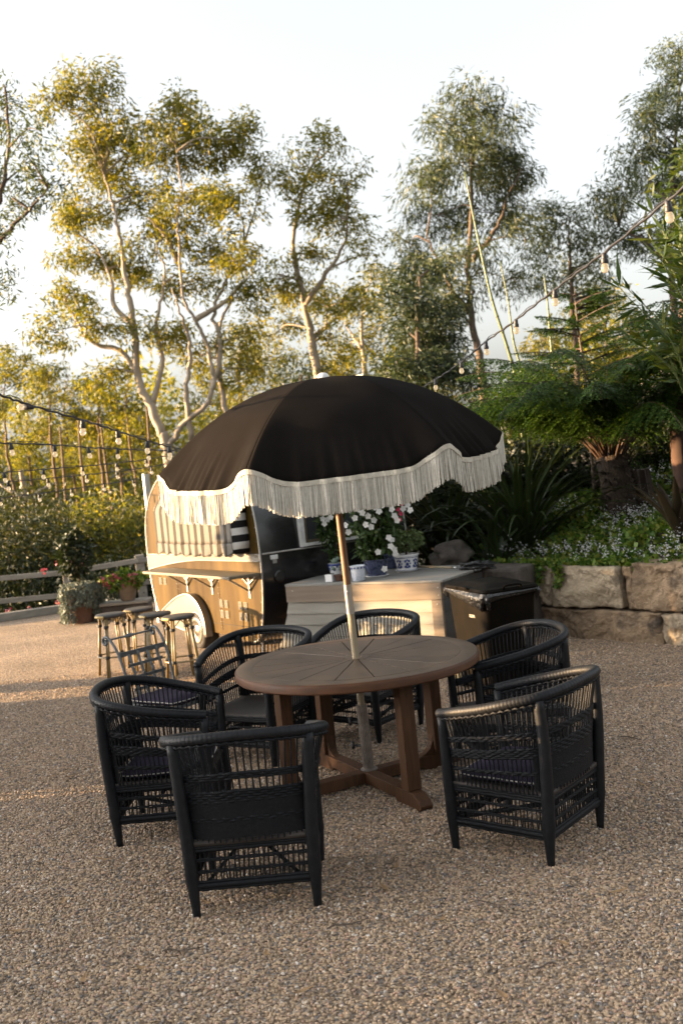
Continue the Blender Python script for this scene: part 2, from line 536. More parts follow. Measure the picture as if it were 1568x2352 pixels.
G['jade'] = leaf_mat('jade leaves', [(0.06, 0.09, 0.03), (0.10, 0.14, 0.05), (0.14, 0.18, 0.07)], 0.15)
G['silver'] = leaf_mat('silver trailing leaves', [(0.09, 0.11, 0.09), (0.13, 0.15, 0.125), (0.17, 0.19, 0.155)], 0.2, tcol=(1, 1, .8))
G['succ'] = leaf_mat('succulent leaves', [(0.22, 0.30, 0.26), (0.32, 0.40, 0.35)], 0.1, tcol=(1, 1, .9))
G['bamboo'] = leaf_mat('bamboo leaves', [(0.022, 0.042, 0.009), (0.035, 0.06, 0.012), (0.075, 0.085, 0.014)], 0.35)
G['brom'] = leaf_mat('bromeliad leaves', [(0.018, 0.022, 0.009), (0.04, 0.022, 0.013)], 0.2)
m, nt, b = nmat('warm bulb glass')
b.inputs['Base Color'].default_value = (0.40, 0.34, 0.26, 1)
b.inputs['Roughness'].default_value = 0.08
b.inputs['Transmission Weight'].default_value = 0.8
b.inputs['Emission Color'].default_value = (1.0, 0.74, 0.42, 1)
b.inputs['Emission Strength'].default_value = 0.06
MAT['bulb'] = m
m, nt, b = nmat('window glass')
b.inputs['Base Color'].default_value = (0.05, 0.055, 0.06, 1)
b.inputs['Roughness'].default_value = 0.03
b.inputs['Coat Weight'].default_value = 0.5
MAT['glass'] = m

def gravel_mat():
    m, nt, b = nmat('gravel ground')
    n, l = nt.nodes, nt.links
    tc = n.new('ShaderNodeTexCoord')
    vo = n.new('ShaderNodeTexVoronoi')
    vo.inputs['Scale'].default_value = 75
    l.new(tc.outputs['Object'], vo.inputs['Vector'])
    rp = n.new('ShaderNodeValToRGB')
    rp.color_ramp.interpolation = 'CONSTANT'
    cols = [(0.0, (0.15, 0.105, 0.07)), (0.2, (0.25, 0.175, 0.11)), (0.42, (0.33, 0.24, 0.15)), (0.6, (0.20, 0.165, 0.135)), (0.75, (0.38, 0.27, 0.175)), (0.88, (0.14, 0.125, 0.11)), (0.95, (0.44, 0.36, 0.28))]
    e = rp.color_ramp.elements
    while len(e) < len(cols):
        e.new(0.5)
    for i, (p, c) in enumerate(cols):
        e[i].position = p
        e[i].color = (*c, 1)
    sx = n.new('ShaderNodeSeparateColor')
    l.new(vo.outputs['Color'], sx.inputs[0])
    l.new(sx.outputs[0], rp.inputs[0])
    nz = n.new('ShaderNodeTexNoise')
    nz.inputs['Scale'].default_value = 1.3
    nz.inputs['Detail'].default_value = 6
    l.new(tc.outputs['Object'], nz.inputs['Vector'])
    mr = n.new('ShaderNodeMapRange')
    mr.inputs[1].default_value = 0.3
    mr.inputs[2].default_value = 0.7
    mr.inputs[3].default_value = 0.8
    mr.inputs[4].default_value = 1.2
    l.new(nz.outputs[0], mr.inputs[0])
    mx = n.new('ShaderNodeMix')
    mx.data_type = 'RGBA'
    mx.blend_type = 'MULTIPLY'
    mx.inputs[0].default_value = 1
    l.new(rp.outputs[0], mx.inputs[6])
    l.new(mr.outputs[0], mx.inputs[7])
    l.new(mx.outputs[2], b.inputs['Base Color'])
    b.inputs['Roughness'].default_value = 0.9
    bp = n.new('ShaderNodeBump')
    bp.invert = True
    bp.inputs['Strength'].default_value = 1.0
    bp.inputs['Distance'].default_value = 0.012
    l.new(vo.outputs['Distance'], bp.inputs['Height'])
    l.new(bp.outputs[0], b.inputs['Normal'])
    return m
MAT['gravel'] = gravel_mat()

def pebble_mat():
    m, nt, b = nmat('pebbles')
    n, l = nt.nodes, nt.links
    oi = n.new('ShaderNodeObjectInfo')
    rp = n.new('ShaderNodeValToRGB')
    cols = [(0.0, (0.08, 0.058, 0.042)), (0.12, (0.26, 0.185, 0.118)), (0.3, (0.42, 0.305, 0.195)), (0.45, (0.32, 0.225, 0.145)), (0.56, (0.13, 0.118, 0.11)), (0.66, (0.46, 0.335, 0.22)), (0.78, (0.39, 0.245, 0.17)), (0.88, (0.10, 0.10, 0.105)), (0.95, (0.46, 0.36, 0.26)), (1.0, (0.60, 0.54, 0.48))]
    e = rp.color_ramp.elements
    while len(e) < len(cols):
        e.new(0.5)
    for i, (p, c) in enumerate(cols):
        e[i].position = p
        e[i].color = (*c, 1)
    l.new(oi.outputs['Random'], rp.inputs[0])
    l.new(rp.outputs[0], b.inputs['Base Color'])
    b.inputs['Roughness'].default_value = 0.75
    return m
MAT['pebble'] = pebble_mat()

# ------------------------------------------------------------------ the setting: ground
def struct(o):
    o['kind'] = 'structure'
    return o

MAT['earth'] = pm('leafy earth', (0.07, 0.06, 0.03), (0.04, 0.04, 0.018), 0.8, 0.95, bump=0.6, bscale=6, bdist=0.1)
mb = MB()
P = []
for y in [-60, -10, 0, 8, 14, 17, 22, 30, 45, 70, 120, 250, 600]:
    row = []
    for x in [-600, -200, -80, -40, -20, -10, -5, 0, 5, 10, 20, 40, 80, 200, 600]:
        z = -0.03
        if y > 17:
            z -= min(1.5, (y - 17) * 0.06) * (1.0 if x < 0 else 0.3)
        row.append((x, y, z))
    P.append(row)
struct(mb.grid(P).build('ground', MAT['earth'], smooth=True))

# gravel yard (a sheet with a wandering border) and the loose pebbles on it
mb = MB()
poly = [(-9, -3), (6, -3), (6, 6.6), (3.4, 8.2), (2.3, 9.4), (1.7, 10.2), (1.2, 11.5), (1.2, 17), (-3.2, 16.3), (-4.6, 16.0), (-5.6, 15.5), (-9, 14.6)]
mb.add([(x, y, 0.0) for x, y in poly], [tuple(range(len(poly)))])
struct(mb.build('gravel_yard', MAT['gravel']))

def gravel_points():
    mb = MB()
    ys = [2.3, 3.2, 4, 5, 6, 7, 8, 9, 10.2]
    P = []
    for y in ys:
        hw = 0.42 * y + 0.3
        P.append([(-hw, y, 0.002), (-hw / 2, y, 0.002), (0, y, 0.002), (hw / 2, y, 0.002), (min(hw, 2.2 if y > 9 else 9), y, 0.002)])
    mb.grid(P)
    o = mb.build('gravel', MAT['pebble'], kind='stuff')
    a = o.data.attributes.new('dens', 'FLOAT', 'POINT')
    vals = []
    for v in o.data.vertices:
        y = v.co.y
        vals.append(9000 if y < 5 else (7600 if y < 6.5 else (4600 if y < 8.5 else 1200)))
    a.data.foreach_set('value', vals)
    ng = bpy.data.node_groups.new('pebble scatter', 'GeometryNodeTree')
    ng.interface.new_socket('Geometry', in_out='INPUT', socket_type='NodeSocketGeometry')
    ng.interface.new_socket('Geometry', in_out='OUTPUT', socket_type='NodeSocketGeometry')
    n, l = ng.nodes, ng.links
    gi, go = n.new('NodeGroupInput'), n.new('NodeGroupOutput')
    na = n.new('GeometryNodeInputNamedAttribute')
    na.data_type = 'FLOAT'
    na.inputs['Name'].default_value = 'dens'
    dp = n.new('GeometryNodeDistributePointsOnFaces')
    l.new(gi.outputs[0], dp.inputs['Mesh'])
    pn = n.new('ShaderNodeTexNoise')
    pn.inputs['Scale'].default_value = 1.7
    pn.inputs['Detail'].default_value = 4
    pr = n.new('ShaderNodeMapRange')
    pr.inputs[1].default_value = 0.36
    pr.inputs[2].default_value = 0.56
    pr.inputs[3].default_value = 0.30
    pr.inputs[4].default_value = 1.15
    l.new(pn.outputs[0], pr.inputs[0])
    pm_ = n.new('ShaderNodeMath')
    pm_.operation = 'MULTIPLY'
    l.new(na.outputs['Attribute'], pm_.inputs[0])
    l.new(pr.outputs[0], pm_.inputs[1])
    l.new(pm_.outputs[0], dp.inputs['Density'])
    ico = n.new('GeometryNodeMeshIcoSphere')
    ico.inputs['Radius'].default_value = 1.0
    ico.inputs['Subdivisions'].default_value = 2
    nz = n.new('ShaderNodeTexNoise')
    nz.inputs['Scale'].default_value = 0.9
    nz.inputs['Detail'].default_value = 1
    sp = n.new('GeometryNodeSetPosition')
    l.new(ico.outputs[0], sp.inputs['Geometry'])
    vm = n.new('ShaderNodeVectorMath')
    vm.operation = 'SUBTRACT'
    vm.inputs[1].default_value = (0.5, 0.5, 0.5)
    l.new(nz.outputs['Color'], vm.inputs[0])
    vs = n.new('ShaderNodeVectorMath')
    vs.operation = 'SCALE'
    vs.inputs['Scale'].default_value = 0.9
    l.new(vm.outputs[0], vs.inputs[0])
    l.new(vs.outputs[0], sp.inputs['Offset'])
    ss = n.new('GeometryNodeSetShadeSmooth')
    l.new(sp.outputs[0], ss.inputs[0])
    sm = n.new('GeometryNodeSetMaterial')
    sm.inputs['Material'].default_value = MAT['pebble']
    l.new(ss.outputs[0], sm.inputs[0])
    ip = n.new('GeometryNodeInstanceOnPoints')
    l.new(dp.outputs['Points'], ip.inputs['Points'])
    l.new(sm.outputs[0], ip.inputs['Instance'])
    rr = n.new('FunctionNodeRandomValue')
    rr.data_type = 'FLOAT_VECTOR'
    rr.inputs[0].default_value = (-0.5, -0.5, 0)
    rr.inputs[1].default_value = (0.5, 0.5, 6.283)
    l.new(rr.outputs[0], ip.inputs['Rotation'])
    rs = n.new('FunctionNodeRandomValue')
    rs.data_type = 'FLOAT_VECTOR'
    rs.inputs[0].default_value = (0.0030, 0.0026, 0.0023)
    rs.inputs[1].default_value = (0.0108, 0.0086, 0.0068)
    l.new(rs.outputs[0], ip.inputs['Scale'])
    l.new(ip.outputs[0], go.inputs[0])
    md = o.modifiers.new('pebbles', 'NODES')
    md.node_group = ng
    o['label'] = 'loose brown and grey pebbles covering the yard'
    o['category'] = 'gravel'
gravel_points()

# ------------------------------------------------------------------ raised garden bed and sandstone wall
WP, WD = V(2.409, 9.353, 0), V(0.63, -0.777, 0).normalized()
WN = V(-WD.y * -1, WD.x * -1, 0)            # towards the bed is -front
WF = V(-0.777, -0.63, 0)                    # outward face of the wall

def bed_h(x, y):
    d = -(V(x, y, 0) - WP).dot(WF)          # distance behind the wall face
    z = 0.62 + 0.26 * max(0.0, min(d, 6)) + 0.05 * math.sin(x * 3.1 + y * 1.7) + 0.04 * math.sin(x * 1.3 - y * 2.9)
    return z

mb = MB()
P = []
for i in range(26):
    d = 0.2 + i * 0.4
    row = []
    for j in range(34):
        s = -3.6 + j * 0.35
        p = WP + WD * s - WF * d
        k = max(0, min(1, (p.x - 0.55 - max(0, (p.y - 11.2)) * 0.1) / 0.9))
        row.append((p.x, p.y, bed_h(p.x, p.y) * k - (1 - k) * 0.1 + 0.0))
    P.append(row)
struct(mb.grid(P).build('garden_bed', MAT['soil'], smooth=True))

wall = thing('stone_wall', 'low retaining wall of rough sandstone blocks below the garden bed', 'wall')
def block(s0, s1, z0, z1, mat, seed, proud=0.0):
    nx, nz, ny = 14, 8, 5
    a, d = 0.42, 0.012
    bm = bmesh.new()
    bmesh.ops.create_cube(bm, size=1)
    bmesh.ops.subdivide_edges(bm, edges=bm.edges[:], cuts=17, use_grid_fill=True)
    L, Hh, D = s1 - s0 - d, z1 - z0 - d, a
    for v in bm.verts:
        c = v.co.copy()
        # round the arrises
        q = Vector((c.x * L, c.y * D, c.z * Hh))
        m_ = 0.014
        ex, ey, ez = L / 2 - m_, D / 2 - m_, Hh / 2 - m_
        core = Vector((max(-ex, min(ex, q.x)), max(-ey, min(ey, q.y)), max(-ez, min(ez, q.z))))
        dv = q - core
        if dv.length > 1e-6:
            dv = dv * min(1, m_ / dv.length) if sum(abs(k) > 1e-6 for k in dv) > 1 else dv
        q = core + dv
        w = q + Vector((s0, seed * 3, z0))
        amp = 0.05 * noise.noise(w * 2.5) + 0.045 * noise.noise(w * 6) + 0.045 * abs(noise.noise(w * 9)) - 0.03 * max(0, noise.noise(w * 5 + Vector((9, 2, 4)))) + 0.022 * noise.noise(w * 21)
        q += Vector((0.25 * amp, amp, 0.3 * amp))
        v.co = q
    me = bpy.data.meshes.new('block')
    bm.to_mesh(me)
    bm.free()
    o = link('block', me, mat, wall, smooth='all')
    mid = WP + WD * ((s0 + s1) / 2) - WF * (a / 2 - 0.02 - proud)
    o.matrix_local = Matrix.Translation((mid.x, mid.y, (z0 + z1) / 2)) @ Matrix.Rotation(math.atan2(WD.y, WD.x), 4, 'Z')
    return o
for i, (a, b_, mk, pr, top) in enumerate([(-2.0, -1.35, 'stone', 0, .69), (-1.35, -0.86, 'stone_pale', 0.0, .69), (-0.86, -0.60, 'stone_pale', 0.02, .69), (-0.60, 0.20, 'stone_pale', 0.05, .70), (0.20, 0.31, 'stone', -0.02, .71), (0.31, 1.05, 'stone', 0.03, .735), (1.05, 1.9, 'stone_pale', 0.0, .74), (1.9, 2.6, 'stone', 0.02, .73), (2.6, 3.5, 'stone_pale', 0.0, .74), (3.5, 4.3, 'stone', 0.02, .73), (4.3, 5.2, 'stone', 0.0, .74)]):
    block(a, b_, 0.29, top, MAT[mk], i + 1, pr)
for i, (a, b_, mk, pr) in enumerate([(-2.1, -1.2, 'stone', 0), (-1.2, -0.9, 'stone', 0.0), (-0.9, -0.36, 'stone', 0.0), (-0.36, 0.60, 'stone', 0.06), (0.60, 1.2, 'stone_pale', 0.02), (1.2, 1.9, 'stone', 0.03), (1.9, 2.8, 'stone_pale', 0.0), (2.8, 3.6, 'stone', 0.02), (3.6, 4.5, 'stone', 0.0), (4.5, 5.2, 'stone_pale', 0.02)]):
    block(a, b_, -0.06, 0.285, MAT[mk], i + 11, pr)

# ------------------------------------------------------------------ round table
TX, TY, TZ, TR = 0.005, 5.69, 0.74, 0.70
table = thing('round_table', 'round brown timber table with radial plank top under the umbrella', 'table', (TX, TY, 0), R(-62))
NS = 18
for k in range(NS):
    a0, a1 = 2 * math.pi * k / NS, 2 * math.pi * (k + 1) / NS
    mbp = MB()
    g = 0.0030
    pts = []
    for (r, a, sgn) in ((0.075, a0, 1), (0.595, a0, 1)):
        pts.append((r * math.cos(a) - g * math.sin(a), r * math.sin(a) + g * math.cos(a)))
    for q in (0.25, 0.5, 0.75):
        a = a0 + (a1 - a0) * q
        pts.append((0.595 * math.cos(a), 0.595 * math.sin(a)))
    for (r, a) in ((0.595, a1), (0.075, a1)):
        pts.append((r * math.cos(a) + g * math.sin(a), r * math.sin(a) - g * math.cos(a)))
    dz = rng.uniform(-0.0006, 0.0006)
    mbp.prism([(x, y, TZ - 0.022) for x, y in pts], (0, 0, 0.022 + dz))
    mbp.build('plank', MAT['tabletop'], table, bevel=0.0015)
MB().lathe([(0.072, TZ - 0.02), (0.072, TZ + 0.0005), (0.028, TZ + 0.0005), (0.028, TZ - 0.02)], 32).build('hub', MAT['tabletop'], table)
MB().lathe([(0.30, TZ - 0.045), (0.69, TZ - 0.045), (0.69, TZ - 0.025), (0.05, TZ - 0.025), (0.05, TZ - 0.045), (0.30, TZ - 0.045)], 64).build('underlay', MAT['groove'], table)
MB().lathe([(0.5955, TZ - 0.02), (0.5955, TZ - 0.0005), (0.60, TZ + 0.0004), (0.682, TZ + 0.0004), (0.690, TZ - 0.002), (0.690, TZ - 0.02)], 128).build('border', MAT['tabletop'], table, smooth=True)
MB().lathe([(0.6905, TZ - 0.052), (0.6905, TZ - 0.0025), (0.697, TZ - 0.008), (TR, TZ - 0.015), (TR, TZ - 0.046), (0.694, TZ - 0.053), (0.6905, TZ - 0.052)], 128).build('rim', MAT['tablerim'], table, smooth=True)
for k in range(4):
    Rm = Matrix.Rotation(k * math.pi / 2, 3, 'Z')
    mbp = MB()
    mbp.box((0, 0, 0), (0.07, 0.085, TZ - 0.05 - 0.085))
    o = mbp.build('leg', MAT['tableleg'], table, bevel=0.005)
    o.matrix_local = Matrix.Rotation(k * math.pi / 2, 4, 'Z') @ Matrix.Translation((0.485, 0, (TZ - 0.05 + 0.085) / 2))
    mbp = MB()
    x0 = 0.0375 if k % 2 else -0.0375
    prof = [(x0, 0.02), (0.10, 0.02), (0.36, 0.02), (0.38, 0.0), (0.60, 0.0), (0.62, 0.012), (0.625, 0.03), (0.60, 0.055), (0.555, 0.082), (0.50, 0.085), (x0, 0.085)]
    mbp.prism([(x, -0.0375, z) for x, z in prof], (0, 0.075, 0))
    o = mbp.build('foot_beam', MAT['tableleg'], table, bevel=0.004)
    o.matrix_local = Matrix.Rotation(k * math.pi / 2, 4, 'Z')
    mbp = MB()
    prof = [(0.449, 0.0855), (0.449, 0.20), (0.443, 0.16), (0.425, 0.12), (0.395, 0.098), (0.36, 0.0855)]
    mbp.prism([(x, -0.022, z) for x, z in prof], (0, 0.044, 0))
    o = mbp.build('corbel', MAT['tableleg'], table, bevel=0.002)
    o.matrix_local = Matrix.Rotation(k * math.pi / 2, 4, 'Z')
for k in range(2):
    o = MB().box((0, 0, TZ - 0.066), (1.08, 0.06, 0.03)).build('top_batten', MAT['tableleg'], table)
    o.matrix_local = Matrix.Rotation(k * math.pi / 2, 4, 'Z') @ Matrix.Translation((0, 0, -0.031 * k))

# ------------------------------------------------------------------ umbrella
UB, UA = V(TX + 0.012, TY + 0.005, 0.0), V(-0.030, 5.60, 2.345)
umb = thing('fringed_umbrella', 'black canvas umbrella with ivory fringe standing through the round table', 'umbrella', UB)
axis = (UA - UB)
def ax(z):
    return axis * (z / axis.z)
def fl(prof_r, z0, z1, n=20):
    mbp = MB()
    vs, fs = [], []
    for i, z in enumerate((z0, z1)):
        for k in range(n * 2):
            a = math.pi * k / n
            r = prof_r * (1.0 if k % 2 else 0.90)
            vs.append(ax(z) + V(r * math.cos(a), r * math.sin(a), 0))
    m_ = n * 2
    fs = [(k, (k + 1) % m_, m_ + (k + 1) % m_, m_ + k) for k in range(m_)] + [tuple(range(m_, 2 * m_))]
    return mbp.add(vs, fs)
fl(0.032, 0.02, 0.47).build('base_tube', MAT['flute'], umb)
MB().lathe([(0.05, 0.086), (0.05, 0.090), (0.034, 0.094), (0.034, 0.1)], 24).build('base_collar', MAT['flute'], umb, smooth=True)
for z in (0.22, 0.36):
    knob = MB()
    knob.tube([ax(z) + V(-0.03, 0.03, 0), ax(z) + V(-0.075, 0.055, 0)], 0.007, 8)
    knob.lathe([(0.02, -0.008), (0.025, 0), (0.02, 0.012)], 12, ax(z) + V(-0.078, 0.057, 0), Matrix.Rotation(R(90), 3, 'Y'))
    knob.build('clamp_knob', MAT['cable'], umb, smooth=True)
MB().tube([ax(0.40), ax(0.6), ax(1.02)], 0.0205, 16).build('lower_pole', MAT['polepale'], umb, smooth=True)
sl = MB().tube([ax(1.0), ax(1.17)], 0.0225, 20)
sl.build('steel_sleeve', MAT['steel'], umb, smooth=True)
MB().lathe([(0.0, 0.01), (0.006, 0.008), (0.008, 0)], 10, ax(1.13) + V(-0.004, -0.024, 0), Matrix.Rotation(R(90), 3, 'X')).build('sleeve_button', MAT['steel'], umb, smooth=True)
MB().tube([ax(1.15), ax(1.6), ax(2.30)], 0.0205, 16).build('upper_pole', MAT['polewood'], umb, smooth=True)

# canopy: six panels, tilted a little towards the viewer and to the left
tilt = Matrix.Rotation(R(3.0), 3, 'X') @ Matrix.Rotation(R(-1.6), 3, 'Y')
UAloc = UA - UB
CR, CH = 0.980, 0.43
ANG0 = [55 + 60 * k for k in range(6)]
def can(th_idx, t, rho):
    a0 = R(-(ANG0[th_idx]))
    a1 = R(-(ANG0[th_idx] + 60))
    a = a0 + (a1 - a0) * t
    amid = (a0 + a1) / 2
    chord = math.cos(R(30)) / max(0.5, math.cos(a - amid))
    k = chord * 0.62 + 0.38
    # fabric hangs towards its hem between the ribs
    sag = 1 - math.exp(-(min(t, 1 - t) / 0.115) ** 2)
    r = CR * rho * (1 - (1 - k) * (0.35 + 0.65 * min(1, rho * 1.2)))
    z = -CH * rho ** 2.25 - 0.092 * sag * max(0, (rho - 0.62) / 0.38) ** 1.6
    z -= 0.012 * math.sin(math.pi * t) * math.sin(math.pi * rho)
    r -= 0.02 * sag * max(0, (rho - 0.75) / 0.25)
    e = max(0.0, (rho - 0.80) / 0.20)
    wr = 0.022 * e ** 1.5 * math.sin(math.pi * t) ** 0.5 if 0 < t < 1 else 0
    ph = th_idx * 1.7
    r += wr * (noise.noise(Vector((t * 16 + ph * 5 + (rho - 0.8) * 6 * (t - 0.5), rho * 1.2, ph))) * 2.0)
    r += 0.006 * noise.noise(Vector((t * 3 + ph, rho * 3, ph * 2))) * math.sin(math.pi * t) * rho
    p = V(r * math.cos(a), r * math.sin(a), z)
    return UAloc + tilt @ p
for k in range(6):
    NT, NRr = 72, 36
    mbp = MB().grid([[can(k, i / NT, 0.02 + 0.98 * (j / NRr)) for j in range(NRr + 1)] for i in range(NT + 1)])
    o = mbp.build('canopy_panel', MAT['black_can'], umb, smooth='all')
    sol = o.modifiers.new('thick', 'SOLIDIFY')
    sol.thickness = 0.0025
    # hem tape
    hem = []
    hb = MB()
    for lay, off in ((0, 0.004), ):
        rows = []
        for i in range(NT + 1):
            p = can(k, i / NT, 1.0)
            c = UAloc + V(0, 0, p.z - UAloc.z)
            od = (p - c).normalized()
            rows.append([p + od * off + V(0, 0, 0.006), p + od * (off + 0.002) + V(0, 0, -0.018), p + od * (off - 0.006) + V(0, 0, -0.018)])
        hb.grid(rows)
    hb.build('hem_tape', MAT['ivory'], o)
    # fringe strands
    N = 680
    t = (np.arange(N) + rng.uniform(-0.3, 0.3, N)) / N
    t = np.clip(t, 0.001, 0.999)
    vs, q = [], []
    for i in range(N):
        p = can(k, float(t[i]), 1.0)
        p2 = can(k, float(min(1, t[i] + 0.004)), 1.0)
        tg = (p2 - p)
        tg.z *= 0.3
        tg = tg.normalized() if tg.length > 1e-6 else V(1, 0, 0)
        od = V(p.x - UAloc.x, p.y - UAloc.y, 0).normalized()
        w = rng.uniform(0.0020, 0.0032)
        Lf = 0.150 + rng.uniform(-0.008, 0.006)
        sw = rng.normal(0, 0.0035)
        so = rng.normal(0, 0.005)
        base = p + V(0, 0, -0.014) + od * rng.uniform(-0.003, 0.003)
        ps = [base, base + V(0, 0, -Lf * 0.5) + tg * sw * 0.4 + od * so * 0.4, base + V(0, 0, -Lf) + tg * sw + od * so]
        tw = rng.uniform(-0.6, 0.6)
        sd_ = (tg * math.cos(tw) + od * math.sin(tw)) * w
        o0 = len(vs)
        for pp in ps:
            vs += [pp - sd_, pp + sd_]
        q += [(o0, o0 + 1, o0 + 3, o0 + 2), (o0 + 2, o0 + 3, o0 + 5, o0 + 4)]
    np_mesh('fringe', np.array([tuple(p) for p in vs]), np.array(q), MAT['fringe'], o, kind='stuff')
for k in range(6):
    a = R(-ANG0[k])
    pts = [UAloc + tilt @ V(CR * r * math.cos(a) * 0.985, CR * r * math.sin(a) * 0.985, -CH * r ** 2.25 - 0.02) for r in (0.03, 0.25, 0.5, 0.75, 0.9, 0.99)]
    MB().tube(smooth_path(pts, 3), 0.005, 6).build('rib', MAT['steel'], umb, smooth=True)
    p = UAloc + tilt @ V(CR * 0.5 * math.cos(a), CR * 0.5 * math.sin(a), -CH * 0.5 ** 2.25 - 0.03)
    MB().tube([ax(1.78), p], 0.004, 6).build('strut', MAT['steel'], umb, smooth=True)
MB().lathe([(0.03, 0), (0.034, 0.02), (0.03, 0.05)], 16, ax(1.765)).build('runner', MAT['white_pl'], umb, smooth=True)
MB().lathe([(0.034, -0.004), (0.034, 0.008), (0.028, 0.02), (0.014, 0.028), (0.0, 0.03)], 20, UAloc + V(0, 0, -0.002)).build('finial', MAT['white_pl'], umb, smooth=True)
vp = []
for i in range(25):
    a = R(8 + i * 164 / 24)
    vp.append(UAloc + tilt @ V(0.23 * math.cos(a), 0.23 * math.sin(a), -CH * (0.23 / CR) ** 2.25 + 0.008))
MB().tube(vp, 0.005, 6).build('vent_piping', MAT['ivory'], umb, smooth=True)

# ------------------------------------------------------------------ woven armchairs (local +Y is the way the chair faces)
def rail_pt(t):
    """t 0..1 from the left arm end round the back to the right arm end"""
    pts = [(-0.262, 0.265, 0.640), (-0.308, 0.14, 0.668), (-0.340, -0.01, 0.700), (-0.338, -0.15, 0.733), (-0.285, -0.265, 0.757), (-0.16, -0.328, 0.772), (0, -0.345, 0.778)]
    pts = pts + [(-x, y, z) for x, y, z in pts[-2::-1]]
    return pts
RAIL = smooth_path(rail_pt(0), 12)
LOWER = smooth_path([(-0.252, 0.245, 0.315), (-0.262, 0.12, 0.315), (-0.268, 0, 0.315), (-0.268, -0.12, 0.315), (-0.256, -0.225, 0.315), (-0.14, -0.268, 0.315), (0, -0.275, 0.315), (0.14, -0.268, 0.315), (0.256, -0.225, 0.315), (0.268, -0.12, 0.315), (0.268, 0, 0.315), (0.262, 0.12, 0.315), (0.252, 0.245, 0.315)], 12)
def surf(t, h):
    """point on the woven wall of the chair: t along, h 0 bottom .. 1 rail"""
    n = len(RAIL) - 1
    i = min(n - 1, int(t * n))
    f = t * n - i
    top = RAIL[i].lerp(RAIL[i + 1], f)
    lo = LOWER[i].lerp(LOWER[i + 1], f)
    p = lo.lerp(top, h)
    k = math.sin(math.pi * h) * -0.012
    od = V(p.x, p.y, 0)
    if od.length > 1e-4:
        p += od.normalized() * k
    return p, (od.normalized() if od.length > 1e-4 else V(0, -1, 0))

